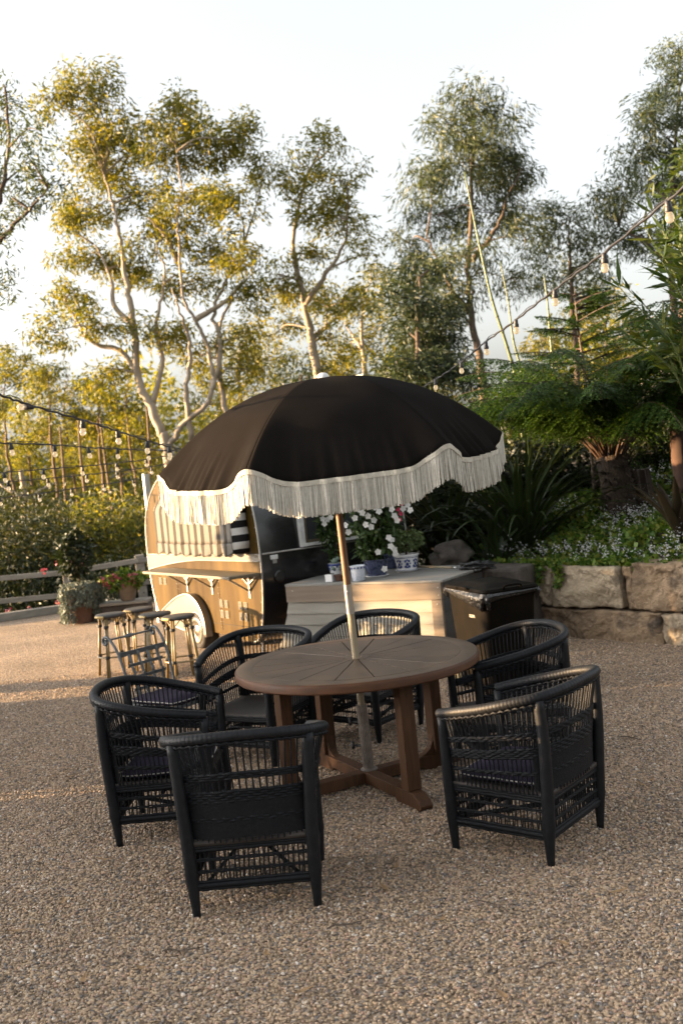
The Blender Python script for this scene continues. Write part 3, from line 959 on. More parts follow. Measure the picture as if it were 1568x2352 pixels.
CHAIR_DATA = {}
def chair_parts(root):
    # top rail, wrapped
    fine = []
    rr = []
    n = len(RAIL) - 1
    for i in range(n * 2 + 1):
        t = i / (n * 2)
        j = min(n - 1, int(t * n))
        fine.append(RAIL[j].lerp(RAIL[j + 1], t * n - j))
        rr.append(0.0225 + (0.0013 if i % 3 == 0 else -0.0004))
    MB().tube(fine, rr, 12).build('top_rail', MAT['cane'], root, smooth='all')
    rp = MB()
    for off, dz, ph in ((0.010, -0.026, 0), (-0.010, -0.027, 2.0)):
        pts = []
        for i, p in enumerate(fine):
            od = V(p.x, p.y, 0).normalized()
            w = math.sin(i * 1.05 + ph) * 0.003
            pts.append(p + od * (off + w) + V(0, 0, dz + 0.003 * math.cos(i * 1.05 + ph)))
        rp.tube(pts, 0.0062, 5)
    rp.build('rail_rope', MAT['weave'], root, smooth='all')
    # legs
    for s in (-1, 1):
        path = smooth_path([(s * 0.255, -0.245, -0.004), (s * 0.258, -0.25, 0.13), (s * 0.262, -0.262, 0.33), (s * 0.272, -0.272, 0.55), (s * 0.283, -0.268, 0.745)], 5)
        rad = []
        for p in path:
            z = p.z
            rad.append(0.0165 + (0.0115 * min(1, z / 0.16)) - 0.004 * max(0, (z - 0.35) / 0.4) + (0.0018 if 0.13 < z < 0.17 else 0))
        MB().tube(path, rad, 12).build('leg', MAT['cane'], root, smooth='all')
        path = smooth_path([(s * 0.255, 0.245, -0.004), (s * 0.257, 0.248, 0.13), (s * 0.258, 0.25, 0.33), (s * 0.262, 0.255, 0.63)], 6)
        rad = [0.0165 + (0.0105 * min(1, p.z / 0.16)) - 0.006 * max(0, (p.z - 0.33) / 0.3) for p in path]
        MB().tube(path, rad, 12).build('leg', MAT['cane'], root, smooth='all')
    # spokes round the back and arms
    sp = MB()
    NSP = 62
    for i in range(NSP):
        t = 0.018 + 0.964 * i / (NSP - 1)
        jit = rng.uniform(-0.002, 0.002)
        pts = [surf(min(.999, max(0, t + jit * (h - .5))), h)[0] for h in (0.0, 0.33, 0.66, 0.985)]
        sp.tube(pts, 0.0042, 5, cap=False)
    sp.build('cane_spokes', MAT['cane'], root, smooth='all', kind='stuff')
    # woven bands
    def rope(mbp, h0, r, amp, ph, n=150, t0=0.012, t1=0.988, sag=0.0):
        pts = []
        for i in range(n + 1):
            t = t0 + (t1 - t0) * i / n
            p, od = surf(t, max(0.0, h0 - sag * math.sin(math.pi * t) ** 2))
            pts.append(p + od * amp * math.sin(i * math.pi * (NSP - 1) / n + ph) + V(0, 0, 0.0012 * math.sin(i * 1.7 + ph)))
        mbp.tube(pts, r, 5)
    for hs, nm in (((0.60, 0.622, 0.644), 'woven_band'), ((0.385, 0.408, 0.431, 0.454, 0.477), 'woven_band'), ((0.205, 0.225), 'woven_band')):
        bd = MB()
        for q, h in enumerate(hs):
            rope(bd, h, 0.0070, 0.0034, math.pi * (q % 2))
        bd.build(nm, MAT['weave'], root, smooth='all')
    # close weave in the middle of the back
    pan = MB()
    pan.grid([[surf(0.31 + 0.38 * i / 44, 0.04 + 0.37 * j / 14)[0] + surf(0.31 + 0.38 * i / 44, 0.2)[1] * (0.0035 + 0.0035 * ((i + j) % 2)) for j in range(15)] for i in range(45)])
    pan.build('back_weave', MAT['weave'], root, smooth='all')
    # seat and seat rails
    seat = []
    for i in range(15):
        row = []
        for j in range(15):
            x, y = -0.262 + 0.524 * i / 14, -0.265 + 0.515 * j / 14
            row.append((x, y, 0.325 - 0.018 * math.sin(math.pi * i / 14) * math.sin(math.pi * j / 14)))
        seat.append(row)
    o = MB().grid(seat).build('seat', MAT['seatdark'], root, smooth='all')
    sol = o.modifiers.new('thick', 'SOLIDIFY')
    sol.thickness = 0.02
    cor = [V(-0.256, 0.246, 0), V(-0.258, -0.255, 0), V(0.258, -0.255, 0), V(0.256, 0.246, 0)]
    def around(z):
        return [c + V(0, 0, z) for c in cor]
    def side(mbp, z, r, n=5, wob=0.0, gap=None):
        c = around(z)
        for k in range(4):
            a, b_ = c[k], c[(k + 1) % 4]
            pts = [a.lerp(b_, i / 24) + V(0, 0, wob * math.sin(i * 1.9)) for i in range(25)]
            mbp.tube(pts, r, n)
    sr = MB()
    for z in (0.285, 0.297, 0.309):
        side(sr, z, 0.009, 6, 0.0012)
    sr.build('seat_rail', MAT['weave'], root, smooth='all')
    st = MB()
    side(st, 0.135, 0.0125, 7)
    side(st, 0.151, 0.007, 5, 0.0015)
    side(st, 0.119, 0.007, 5, 0.0015)
    st.build('stretcher', MAT['weave'], root, smooth='all')
    hz = MB()
    for z in (0.19, 0.24):
        side(hz, z, 0.0045, 5, 0.002)
        side(hz, z + 0.007, 0.0045, 5, -0.002)
    hz.build('strand', MAT['weave'], root, smooth='all')
    la = MB()
    ct, cb = around(0.285), around(0.137)
    for k in range(4):
        for i in range(1, 25):
            f = i / 25 + rng.uniform(-0.004, 0.004)
            la.tube([ct[k].lerp(ct[(k + 1) % 4], f), cb[k].lerp(cb[(k + 1) % 4], f + rng.uniform(-0.012, 0.012))], 0.0036, 4, cap=False)
            if i % 2:
                la.tube([ct[k].lerp(ct[(k + 1) % 4], f + 0.02), cb[k].lerp(cb[(k + 1) % 4], f - 0.03)], 0.0026, 4, cap=False)
    la.build('skirt_canes', MAT['cane'], root, smooth='all', kind='stuff')
    br = MB()
    for s in (-1, 1):
        br.tube([(s * 0.22, 0.235, 0.14), (s * 0.235, -0.23, 0.27)], 0.011, 8)
        br.tube([(s * 0.20, -0.245, 0.14), (s * 0.05, -0.20, 0.28)], 0.008, 8)
    br.tube([(-0.24, 0.0, 0.255), (0.24, 0.0, 0.255)], 0.012, 8)
    br.build('brace', MAT['cane'], root, smooth='all')

def cushion(root, w=0.45, d=0.45, z=0.318, name='cushion'):
    P = []
    n = 16
    def prof(i, j, top):
        u, v_ = -1 + 2 * i / n, -1 + 2 * j / n
        k = (1 - abs(u) ** 6) * (1 - abs(v_) ** 6)
        th = 0.028 * (0.25 + 0.75 * max(0, k) ** 0.5)
        rr = 1 - 0.06 * (abs(u) * abs(v_)) ** 3
        return (u * w / 2 * rr, v_ * d / 2 * rr + 0.0, z + 0.03 + (th if top else -th) + 0.004 * noise.noise(Vector((u * 2, v_ * 2, z))))
    mbp = MB()
    mbp.grid([[prof(i, j, True) for j in range(n + 1)] for i in range(n + 1)])
    mbp.grid([[prof(i, j, False) for j in range(n + 1)] for i in range(n + 1)])
    for e in range(4):
        rows = []
        for i in range(n + 1):
            ij = [(i, 0), (n, i), (n - i, n), (0, n - i)][e]
            rows.append([prof(*ij, True), prof(*ij, False)])
        mbp.grid(rows)
    o = mbp.build(name, MAT['cush'], root, smooth='all')
    pp = MB()
    ring = []
    for e in range(4):
        for i in range(n):
            ij = [(i, 0), (n, i), (n - i, n), (0, n - i)][e]
            a = Vector(prof(*ij, True))
            ring.append(a * 1.0 + V(a.x, a.y, 0).normalized() * 0.003 + V(0, 0, -0.004))
    for i in range(len(ring)):
        a, b_ = ring[i], ring[(i + 1) % len(ring)]
        pp.tube([a.lerp(b_, 0.05), a.lerp(b_, 0.8)], 0.0032, 6)
    pp.build('piping', MAT['pipe'], o, smooth='all')
    return o

GRP = 'black woven cane armchairs around the round table'
chair0 = thing('cane_armchair', 'black cane armchair in front, its back turned to the viewer', 'armchair', (-0.51, 4.37, 0), R(89.5 - 90), GRP)
chair_parts(chair0)
spots = [
    ('black cane armchair with dark piped cushion, beside the iron chair, facing the table', (-1.045, 5.31, 0), -2, True),
    ('black cane armchair with plum cushion standing alone in front of the stone wall', (0.735, 4.65, 0), 141, True),
    ('black cane armchair between the table and the wheelie bin', (0.87, 5.86, 0), 191, False),
    ('black cane armchair behind the table in front of the pale weatherboards', (0.06, 6.88, 0), 231, False),
    ('black cane armchair behind the table in front of the caravan wheel', (-0.68, 6.56, 0), -118, False),
]
chairs = [dup(chair0, loc, R(ph - 90), lab) for lab, loc, ph, cu_ in spots]
for c, sp_ in zip(chairs, spots):
    if sp_[3]:
        cushion(c)

# ------------------------------------------------------------------ wrought iron chair
iron = thing('iron_chair', 'wrought iron chair with scrolled lattice back and plum seat cushion', 'chair', (-1.22, 6.58, 0), R(-38 - 90))
for s in (-1, 1):
    pts = [(s * 0.20, -0.19, 0), (s * 0.20, -0.20, 0.2), (s * 0.20, -0.205, 0.42), (s * 0.20, -0.235, 0.60), (s * 0.205, -0.29, 0.76), (s * 0.21, -0.355, 0.845), (s * 0.21, -0.40, 0.855), (s * 0.21, -0.42, 0.83), (s * 0.21, -0.405, 0.805), (s * 0.21, -0.385, 0.812), (s * 0.21, -0.388, 0.828)]
    MB().tube(smooth_path(pts, 6), 0.0095, 8).build('back_post', MAT['iron'], iron, smooth='all')
    MB().tube(smooth_path([(s * 0.205, 0.20, 0), (s * 0.205, 0.20, 0.2), (s * 0.205, 0.195, 0.41)], 4), 0.0095, 8).build('leg', MAT['iron'], iron, smooth='all')
MB().tube([(-0.21, -0.40, 0.832), (-0.05, -0.40, 0.832), (-0.03, -0.40, 0.832), (0, -0.40, 0.832), (0.03, -0.40, 0.832), (0.05, -0.40, 0.832), (0.21, -0.40, 0.832)], [0.007, 0.007, 0.011, 0.016, 0.011, 0.007, 0.007], 8).build('top_bar', MAT['iron'], iron, smooth='all')
def bk(x, z):
    y = -0.205 - 0.03 * max(0, (z - 0.42)) / 0.18 if z < 0.6 else -0.235 - 0.055 * (z - 0.6) / 0.16
    return V(x, y, z)
MB().bar(bk(-0.205, 0.735), bk(0.205, 0.735), 0.006, 0.034, (0, 0.3, 1)).build('wide_slat', MAT['iron'], iron)
for i, x in enumerate((-0.12, -0.042, 0.042, 0.12)):
    mbp = MB()
    zs = [0.74, 0.66, 0.6, 0.5, 0.44]
    for a, b_ in zip(zs[:-1], zs[1:]):
        mbp.bar(bk(x, a) + V(0, 0.005 * (-1) ** i, 0), bk(x, b_) + V(0, -0.005 * (-1) ** i, 0), 0.022, 0.004, (0, 1, 0))
    mbp.build('lattice_bar', MAT['iron'], iron)
for z in (0.655, 0.575, 0.495, 0.44):
    MB().bar(bk(-0.15 if z > 0.45 else -0.2, z), bk(0.15 if z > 0.45 else 0.2, z), 0.005, 0.022, (0, 0.3, 1)).build('lattice_bar', MAT['iron'], iron)
fr = MB()
for a, b_ in (((-0.205, -0.205, 0.41), (0.205, -0.205, 0.41)), ((0.205, -0.205, 0.41), (0.21, 0.21, 0.41)), ((0.21, 0.21, 0.41), (-0.21, 0.21, 0.41)), ((-0.21, 0.21, 0.41), (-0.205, -0.205, 0.41))):
    fr.bar(a, b_, 0.012, 0.022)
for i in range(5):
    fr.bar((-0.2, -0.15 + i * 0.08, 0.41), (0.2, -0.15 + i * 0.08, 0.41), 0.02, 0.005)
fr.build('seat_frame', MAT['iron'], iron)
cushion(iron, 0.42, 0.42, 0.41)

# ------------------------------------------------------------------ bar stools
def stool_parts(root):
    Hs = 0.615
    MB().lathe([(0.0, Hs - 0.028), (0.14, Hs - 0.028), (0.152, Hs - 0.018), (0.154, Hs - 0.006), (0.146, Hs + 0.004), (0.10, Hs + 0.007), (0.0, Hs + 0.008)], 36).build('seat', MAT['seatweave'], root, smooth='all')
    e = MB()
    for a0 in (200,):
        pts = [(0.1535 * math.cos(R(a)), 0.1535 * math.sin(R(a)), Hs - 0.012) for a in range(a0 - 22, a0 + 23, 4)]
        e.tube(pts, 0.0125, 8)
    e.build('straw_edge', MAT['goldweave'], root, smooth='all')
    for k in range(4):
        a = R(45 + 90 * k)
        d = V(math.cos(a), math.sin(a), 0)
        t = V(-d.y, d.x, 0)
        lg = MB()
        for sgn in (-1, 1):
            lg.tube([d * 0.185 + t * 0.011 * sgn, d * 0.15 + t * 0.011 * sgn + V(0, 0, 0.3), d * 0.118 + t * 0.010 * sgn + V(0, 0, Hs - 0.03)], 0.0105, 8)
        o = lg.build('leg', MAT['rattan'], root, smooth='all')
        bd = MB()
        for z in (0.50, 0.20):
            c = d * (0.185 - 0.067 * z / Hs)
            rot = Matrix((t, d, V(0, 0, 1))).transposed()
            bd.lathe([(0.024, -0.014), (0.026, -0.01), (0.026, 0.01), (0.024, 0.014)], 10, c + V(0, 0, z))
        bd.build('binding', MAT['bind'], o, smooth='all')
        br = MB()
        for sgn in (-1, 1):
            q = Matrix.Rotation(sgn * R(34), 3, 'Z') @ d
            br.tube([d * 0.13 + V(0, 0, 0.505), q * 0.122 + V(0, 0, Hs - 0.03)], 0.006, 6)
        br.build('brace', MAT['rattan'], root, smooth='all')
    ring = [(0.163 * math.cos(R(a)), 0.163 * math.sin(R(a)), 0.2) for a in range(0, 360, 10)]
    MB().tube(ring, 0.0085, 8, closed=True).build('foot_ring', MAT['rattan'], root, smooth='all')
SG = 'rattan bar stools beside the caravan'
sp4 = [at(410, 1418, 9.35), at(357, 1412, 9.7), at(320, 1409, 10.25), at(254, 1411, 10.0)]
slab = ['rattan bar stool nearest the caravan wheel, last of the four', 'rattan bar stool next to the one nearest the wheel', 'rattan bar stool standing farthest back of the four', 'rattan bar stool at the open end of the row, farthest from the caravan']
stool0 = thing('bar_stool', slab[0], 'bar stool', (sp4[0].x, sp4[0].y, 0), R(25), SG)
stool_parts(stool0)
for i in (1, 2, 3):
    dup(stool0, (sp4[i].x, sp4[i].y, 0), R(25 + (-6, 4, 9)[i - 1]), slab[i])

# ------------------------------------------------------------------ caravan (local x along the side, y outwards, z up)
CX = V(-0.56, 0.828, 0).normalized()
car = thing('vintage_caravan', 'small rounded vintage caravan bar in black, sun glow coloured into its side', 'caravan', (-0.85, 9.92, 0), math.atan2(CX.y, CX.x))
PROF = [(0.30, 0.16), (0.16, 0.22), (0.08, 0.38), (0.03, 0.58), (0.0, 0.82), (-0.005, 1.06), (0.02, 1.35), (0.09, 1.62), (0.25, 1.85), (0.55, 1.99), (1.0, 2.04), (1.5, 2.05), (1.95, 2.02), (2.28, 1.93), (2.52, 1.78), (2.68, 1.60), (2.77, 1.40), (2.80, 1.12), (2.79, 0.86), (2.74, 0.60), (2.67, 0.40), (2.58, 0.26)]
prof = [(p.x, p.y) for p in smooth_path([(x, z, 0) for x, z in PROF], 4)]
CW = 1.85
# side panel with a hatch opening
WU0, WU1, WZ0, WZ1 = 0.30, 1.95, 1.12, 1.72
def side_panel(y, name, mat, hatch):
    bm = bmesh.new()
    outer = [bm.verts.new((x, y, z)) for x, z in prof]
    es = [bm.edges.new((outer[i], outer[(i + 1) % len(outer)])) for i in range(len(outer))]
    if hatch:
        inner = [bm.verts.new((x, y, z)) for x, z in ((WU0, WZ0), (WU1, WZ0), (WU1, WZ1), (WU0, WZ1))]
        es += [bm.edges.new((inner[i], inner[(i + 1) % 4])) for i in range(4)]
    bmesh.ops.triangle_fill(bm, use_beauty=True, edges=es)
    me = bpy.data.meshes.new(name)
    bm.to_mesh(me)
    bm.free()
    return link(name, me, mat, car)
side_panel(0, 'side_panel', MAT['sunglow'], True)
side_panel(-CW, 'side_panel', MAT['sunglow'], False)
n = len(prof)
mb = MB()
rows = [[(x, -0.001, z), (x, -CW + 0.001, z)] for x, z in prof]
mb.grid(rows)
mb.add([(prof[0][0], -0.001, prof[0][1]), (prof[0][0], -CW, prof[0][1]), (prof[-1][0], -CW, prof[-1][1]), (prof[-1][0], -0.001, prof[-1][1])], [(0, 1, 2, 3)])
mb.build('shell', MAT['gloss_black'], car, smooth=True)
for yy in (0.0, -CW):
    mb = MB()
    pth = [V(x, yy, z) for x, z in prof]
    mb.tube(pth, 0.011, 8)
    mb.build('edge_trim', MAT['alu'], car, smooth='all')
# hatch box
mb = MB()
mb.box(((WU0 + WU1) / 2, -0.55, (WZ0 + WZ1) / 2), (WU1 - WU0 + 0.5, 0.02, WZ1 - WZ0 + 0.5))
for a, b_ in (((WU0 - .01, -0.28, (WZ0 + WZ1) / 2), (0.02, 0.54, WZ1 - WZ0 + .04)), ((WU1 + .01, -0.28, (WZ0 + WZ1) / 2), (0.02, 0.54, WZ1 - WZ0 + .04)), (((WU0 + WU1) / 2, -0.28, WZ0 - .012), (WU1 - WU0 + .06, 0.54, 0.02)), (((WU0 + WU1) / 2, -0.28, WZ1 + .012), (WU1 - WU0 + .06, 0.54, 0.02))):
    mb.box(a, b_)
mb.build('hatch', MAT['dark'], car)
MB().box((WU0 + 0.02, 0.01, (WZ0 + WZ1) / 2), (0.04, 0.03, WZ1 - WZ0)).build('hatch_jamb', MAT['shelfwood'], car)
# cream waist band that swells towards the far end
def edge_x(z, far=True):
    xs = [x for x, zz in prof if abs(zz - z) < 0.06 and ((x > 1.4) == far)]
    return (max(xs) if far else min(xs)) if xs else (2.78 if far else 0.0)
top, bot = [], []
for i in range(33):
    u = 0.012 + 2.765 * i / 32
    top.append((u, 0.004, 1.075 - 0.012 * u))
    k = max(0, (u - 1.2) / 1.6)
    bot.append((u, 0.004, 1.005 - 0.008 * u - 0.13 * k ** 1.8))
mb = MB().grid([[a, b_] for a, b_ in zip(top, bot)])
o = mb.build('waist_band', MAT['cream'], car)
o.modifiers.new('thick', 'SOLIDIFY').thickness = 0.005
for nm, pts in (('band_trim', top), ('band_trim', bot)):
    MB().tube([V(*p) + V(0, 0.004, 0) for p in pts], 0.006, 6).build(nm, MAT['alu'], car, smooth='all')
# fold-down shelf and brackets
mb = MB()
pl = [(0.0, 0.02), (2.1, 0.02), (2.22, 0.06), (2.25, 0.14), (2.16, 0.36), (0.02, 0.36)]
mb.prism([(x, y, 0.865) for x, y in pl], (0, 0, 0.028))
sh = mb.build('counter_shelf', MAT['shelfwood'], car, bevel=0.004)
for u in (0.28, 1.12, 1.75):
    mb = MB()
    mb.bar((u, 0.006, 0.62), (u, 0.006, 0.862), 0.03, 0.008, (0, 1, 0))
    mb.bar((u, 0.02, 0.70), (u, 0.25, 0.855), 0.018, 0.018)
    mb.bar((u - 0.16, 0.01, 0.85), (u, 0.012, 0.76), 0.012, 0.012)
    mb.bar((u + 0.16, 0.01, 0.85), (u, 0.012, 0.76), 0.012, 0.012)
    mb.build('bracket', MAT['alu'], sh)
MB().box((0.07, 0.012, 0.86), (0.10, 0.02, 0.055)).build('side_marker', MAT['shelfwood'], car, bevel=0.004)
# striped awning over the hatch
aw = []
AU0, AU1 = 0.18, 2.05
for i in range(61):
    u = AU0 + (AU1 - AU0) * i / 60
    row = []
    for j in range(15):
        t = j / 14
        y = 0.02 + 0.18 * min(1.0, t * 2.6) ** 0.8 + 0.006 * math.sin(u * 9) * t + 0.005 * math.sin(u * 23 + 1) * t
        z = 1.82 - 0.61 * t - 0.015 * math.sin(math.pi * (u - AU0) / (AU1 - AU0)) * t
        row.append((u, y, z))
    aw.append(row)
awn = MB().grid(aw).build('striped_awning', MAT['stripe'], car, smooth='all')
awn.modifiers.new('thick', 'SOLIDIFY').thickness = 0.003
vl = []
for i in range(141):
    u = AU0 + (AU1 - AU0) * i / 140
    base = aw[min(60, round(i * 60 / 140))][-1]
    y0 = base[1] + 0.004
    sc = abs(math.sin(math.pi * (u - AU0) * 4.1))
    row = []
    for j in range(6):
        t = j / 5
        row.append((u, y0 + 0.010 * t * math.sin(u * 26) + 0.004, base[2] - (0.10 + 0.035 * sc) * t))
    vl.append(row)
o = MB().grid(vl).build('valance', MAT['stripe'], awn, smooth='all')
o.modifiers.new('thick', 'SOLIDIFY').thickness = 0.003
for u in (AU0, AU1):
    col = aw[0] if u == AU0 else aw[-1]
    rows = [[(u + 0.012 * math.sin(p[2] * 14), 0.012, p[2]), (u + 0.012 * math.sin(p[2] * 14 + 1), p[1] * 0.5 + 0.006, p[2]), p] for p in col]
    p = col[-1]
    rows.append([(u, 0.012, p[2] - 0.11), (u + 0.015, p[1] * 0.5, p[2] - 0.115), (u, p[1], p[2] - 0.11)])
    o = MB().grid(rows).build('awning_cheek', MAT['stripe_side'], awn, smooth='all')
    o.modifiers.new('thick', 'SOLIDIFY').thickness = 0.003
# louvre vents
def vent(u, z):
    f = MB().box((u, 0.004, z), (0.078, 0.006, 0.082))
    o = f.build('louvre_vent', MAT['ventpaint'], car, bevel=0.002)
    s_ = MB()
    for k in range(6):
        s_.box((u, 0.0085, z - 0.03 + k * 0.012), (0.07, 0.004, 0.005), Matrix.Rotation(R(35), 3, 'X'))
    s_.build('louvre', MAT['dark'], o)
for u0 in (0.83, 0.40):
    for du in (0, 0.115):
        for dz in (0, 0.115):
            vent(u0 + du, 0.415 + dz)
for du in (0, 0.13):
    vent(2.36 + du, 0.72)
# mud guard and wheel
arch = smooth_path([(1.24, 0.15, 0), (1.25, 0.32, 0), (1.35, 0.49, 0), (1.52, 0.59, 0), (1.70, 0.605, 0), (1.95, 0.55, 0), (2.18, 0.46, 0), (2.40, 0.36, 0), (2.53, 0.29, 0)], 5)
inner = smooth_path([(1.27, 0.15, 0), (1.285, 0.28, 0), (1.345, 0.375, 0), (1.46, 0.415, 0), (1.58, 0.37, 0), (1.65, 0.27, 0), (1.72, 0.19, 0), (2.0, 0.21, 0), (2.5, 0.28, 0)], 5)
mg = MB().grid([[(a_.x, 0.075, a_.y), ((a_.x + b2_.x) / 2, 0.082, (a_.y + b2_.y) / 2), (b2_.x, 0.078, b2_.y)] for a_, b2_ in zip(arch, inner)]).build('mudguard', MAT['cream'], car, smooth='all')
MB().tube([(p.x, 0.078, p.y) for p in inner], 0.008, 6).build('mudguard_lip', MAT['alu'], mg, smooth='all')
sm2 = MB()
for u in (0.97, 2.02):
    sm2.tube([(u, 0.001, 0.24), (u, 0.001, 0.86)], 0.003, 6)
sm2.tube([(0.10, 0.001, 0.32), (1.28, 0.001, 0.30)], 0.003, 6)
for i_, (za, zb) in enumerate((((0.24, 0.86)), )):
    pass
sm2.build('panel_seam', MAT['dark'], car, smooth='all', kind='stuff')
rv = MB()
for k in range(46):
    u = 0.06 + k * 0.06
    rv.blob((u, 0.004, 1.045 - 0.01 * u), (0.006, 0.004, 0.006), 0, 1, 1)
for u in (0.95, 0.99, 2.0, 2.04):
    for k in range(10):
        rv.blob((u, 0.001, 0.27 + k * 0.062), (0.005, 0.004, 0.005), 0, 1, 1)
for (x, z) in prof[::2]:
    cx_, cz_ = 1.4, 1.1
    d_ = math.hypot(x - cx_, z - cz_)
    rv.blob((x + (cx_ - x) / d_ * 0.035, 0.001, z + (cz_ - z) / d_ * 0.035), (0.006, 0.004, 0.006), 0, 1, 1)
rv.build('rivets', MAT['alu'], car, smooth='all', kind='stuff')
mb = MB().grid([[(p.x, 0.0, p.y), (p.x, 0.06, p.y), (p.x, 0.075, p.y)] for p in arch])
mb.build('mudguard_skirt', MAT['alu'], mg, smooth='all')
MB().tube([(p.x, 0.076, p.y) for p in arch], 0.012, 8).build('mudguard_trim', MAT['alu'], mg, smooth='all')
rotx = Matrix.Rotation(R(-90), 3, 'X')
wc = V(1.465, -0.025, 0.205)
wheel = MB().lathe([(0.12, 0.10), (0.165, 0.11), (0.195, 0.10), (0.208, 0.06), (0.210, 0.0), (0.208, -0.06), (0.19, -0.08), (0.12, -0.08)], 40, wc, rotx).build('wheel', MAT['rubber'], car, smooth='all')
MB().lathe([(0.0, 0.118), (0.04, 0.115), (0.08, 0.10), (0.10, 0.085), (0.118, 0.098), (0.150, 0.102), (0.152, 0.108), (0.140, 0.112), (0.125, 0.106)], 40, wc, rotx).build('hub_cap', MAT['chrome'], wheel, smooth='all')
MB().lathe([(0.112, 0.09), (0.114, 0.114), (0.14, 0.114), (0.142, 0.10)], 40, wc, rotx).build('rim', MAT['cream'], wheel, smooth='all')
MB().box((1.4, -CW / 2, 0.19), (2.2, 0.1, 0.06)).build('chassis', MAT['dark'], car)
MB().tube([(0.30, -0.1, 0.15), (0.30, -0.1, 0.0)], 0.02, 8).build('corner_stay', MAT['alu'], car)
# the black end: strip, window, lock and port
def endp(w, z, out=0.0):
    xs = [x for x, zz in prof if zz < 1.9 and x < 1.0]
    best = min((abs(zz - z), x) for x, zz in prof if x < 1.2)
    return V(best[1] - out, -w, z)
MB().tube([V(-0.012, -0.02, 1.075), V(-0.012, -CW + 0.02, 1.075)], 0.010, 6).build('end_strip', MAT['alu'], car, smooth='all')
wd = MB()
w0, w1, z0, z1 = 0.50, 1.35, 1.12, 1.62
for a, b_ in (((0.035, -w0, (z0 + z1) / 2), (0.05, 0.06, z1 - z0 + 0.06)), ((0.035, -w1, (z0 + z1) / 2), (0.05, 0.06, z1 - z0 + 0.06)), ((0.035, -(w0 + w1) / 2, z1 + 0.03), (0.05, w1 - w0 - 0.061, 0.06)), ((0.02, -(w0 + w1) / 2, z0 - 0.01), (0.06, w1 - w0 - 0.061, 0.03))):
    wd.box((a[0] - 0.045, a[1], a[2]), b_)
win = wd.build('window', MAT['white_pl'], car, bevel=0.004)
ws = MB()
for a, b_ in (((0.0, -w0 - 0.045, (z0 + z1) / 2), (0.03, 0.028, z1 - z0 - 0.02)), ((0.0, -w1 + 0.045, (z0 + z1) / 2), (0.03, 0.028, z1 - z0 - 0.02)), ((0.0, -(w0 + w1) / 2, z0 + 0.02), (0.03, w1 - w0 - 0.12, 0.03))):
    ws.box((a[0] - 0.012, a[1], a[2]), b_)
ws.build('sash', MAT['shelfwood'], win)
MB().box((-0.004, -(w0 + w1) / 2, (z0 + z1) / 2), (0.012, w1 - w0 - 0.1, z1 - z0)).build('pane', MAT['glass'], win)
MB().box((-0.014, -0.15, 1.03), (0.02, 0.085, 0.045)).build('end_lamp', MAT['white_pl'], car, bevel=0.006)
MB().box((-0.012, -0.155, 0.985), (0.016, 0.05, 0.04)).build('end_lamp', MAT['alu'], car, bevel=0.006)
MB().lathe([(0.045, 0), (0.062, 0.002), (0.062, 0.012), (0.05, 0.016), (0.03, 0.012), (0, 0.014)], 24, (-0.002, -0.20, 0.83), Matrix.Rotation(R(-90), 3, 'Y')).build('filler_cap', MAT['gloss_black'], car, smooth='all')

# ------------------------------------------------------------------ timber platform beside the caravan
DA, DB = V(-0.60, 9.81, 0), V(0.841, 8.924, 0)
DX = (DB - DA).normalized()
DN = V(DX.y, -DX.x, 0)                         # outwards, towards the viewer
DL = (DB - DA).length
deck = thing('timber_platform', 'timber platform clad in pale weatherboards beside the caravan', 'platform', DA, math.atan2(DX.y, DX.x))
# local: x along the front, -y outwards
def dboard(z0, z1, xl0, xl1, x1, name, mat, y0=0.0):
    mbp = MB()
    # lapped board: thicker at its lower edge
    ys = [(-0.012 - y0, z1), (-0.030 - y0, z0), (0.0, z0), (0.0, z1)]
    A = [(xl1, ys[0][0], z1), (xl0, ys[1][0], z0), (xl0, ys[2][0], z0), (xl1, ys[3][0], z1)]
    B_ = [(x1, y, z) for y, z in ys]
    mbp.add(A + B_, [(0, 1, 2, 3), (7, 6, 5, 4), (0, 4, 5, 1), (1, 5, 6, 2), (2, 6, 7, 3), (3, 7, 4, 0)])
    return mbp.build(name, mat, deck, bevel=0.0015)
# fascia
mbp = MB().box((DL / 2 + 0.0, -0.022, 0.665), (DL, 0.036, 0.155))
mbp.build('fascia_board', MAT['fascia'], deck, bevel=0.003)
left = lambda z: -0.17 * max(0, (0.59 - z) / 0.5) ** 1.4
zs = [0.586, 0.475, 0.365, 0.255, 0.145, 0.035]
for i in range(5):
    z1, z0 = zs[i], zs[i + 1] - 0.004
    dboard(z0, z1, left(z0), left(z1), DL - 0.115, 'board', MAT['board'])
MB().box((DL - 0.057, -0.02, 0.295), (0.108, 0.034, 0.58)).build('corner_post', MAT['fascia'], deck, bevel=0.003)
MB().box((DL - 0.012, 0.44, 0.665), (0.024, 0.90, 0.153)).build('side_fascia', MAT['shadetim'], deck, bevel=0.003)
for i in range(5):
    MB().box((DL - 0.016, 0.44, zs[i] - 0.056), (0.02, 0.88, 0.108), Matrix.Rotation(R(-4), 3, 'Y')).build('side_board', MAT['shadetim'], deck)
for i in range(9):
    MB().box((DL / 2 + 0.01, -0.025 + 0.045 + i * 0.128, 0.755), (DL + 0.03, 0.124, 0.022)).build('top_plank', MAT['decktop'], deck, bevel=0.003)
for x in (0.10, 0.55, 1.0, 1.45):
    pass
nl = MB()
for (x, z) in ((DL - 0.03, 0.70), (DL - 0.03, 0.63), (DL - 0.05, 0.55), (0.08, 0.70)):
    nl.lathe([(0.005, 0), (0.005, 0.002), (0, 0.003)], 8, (x, -0.0405, z), Matrix.Rotation(R(90), 3, 'X'))
nl.build('nail_head', MAT['steel'], deck)
DECKZ = 0.767
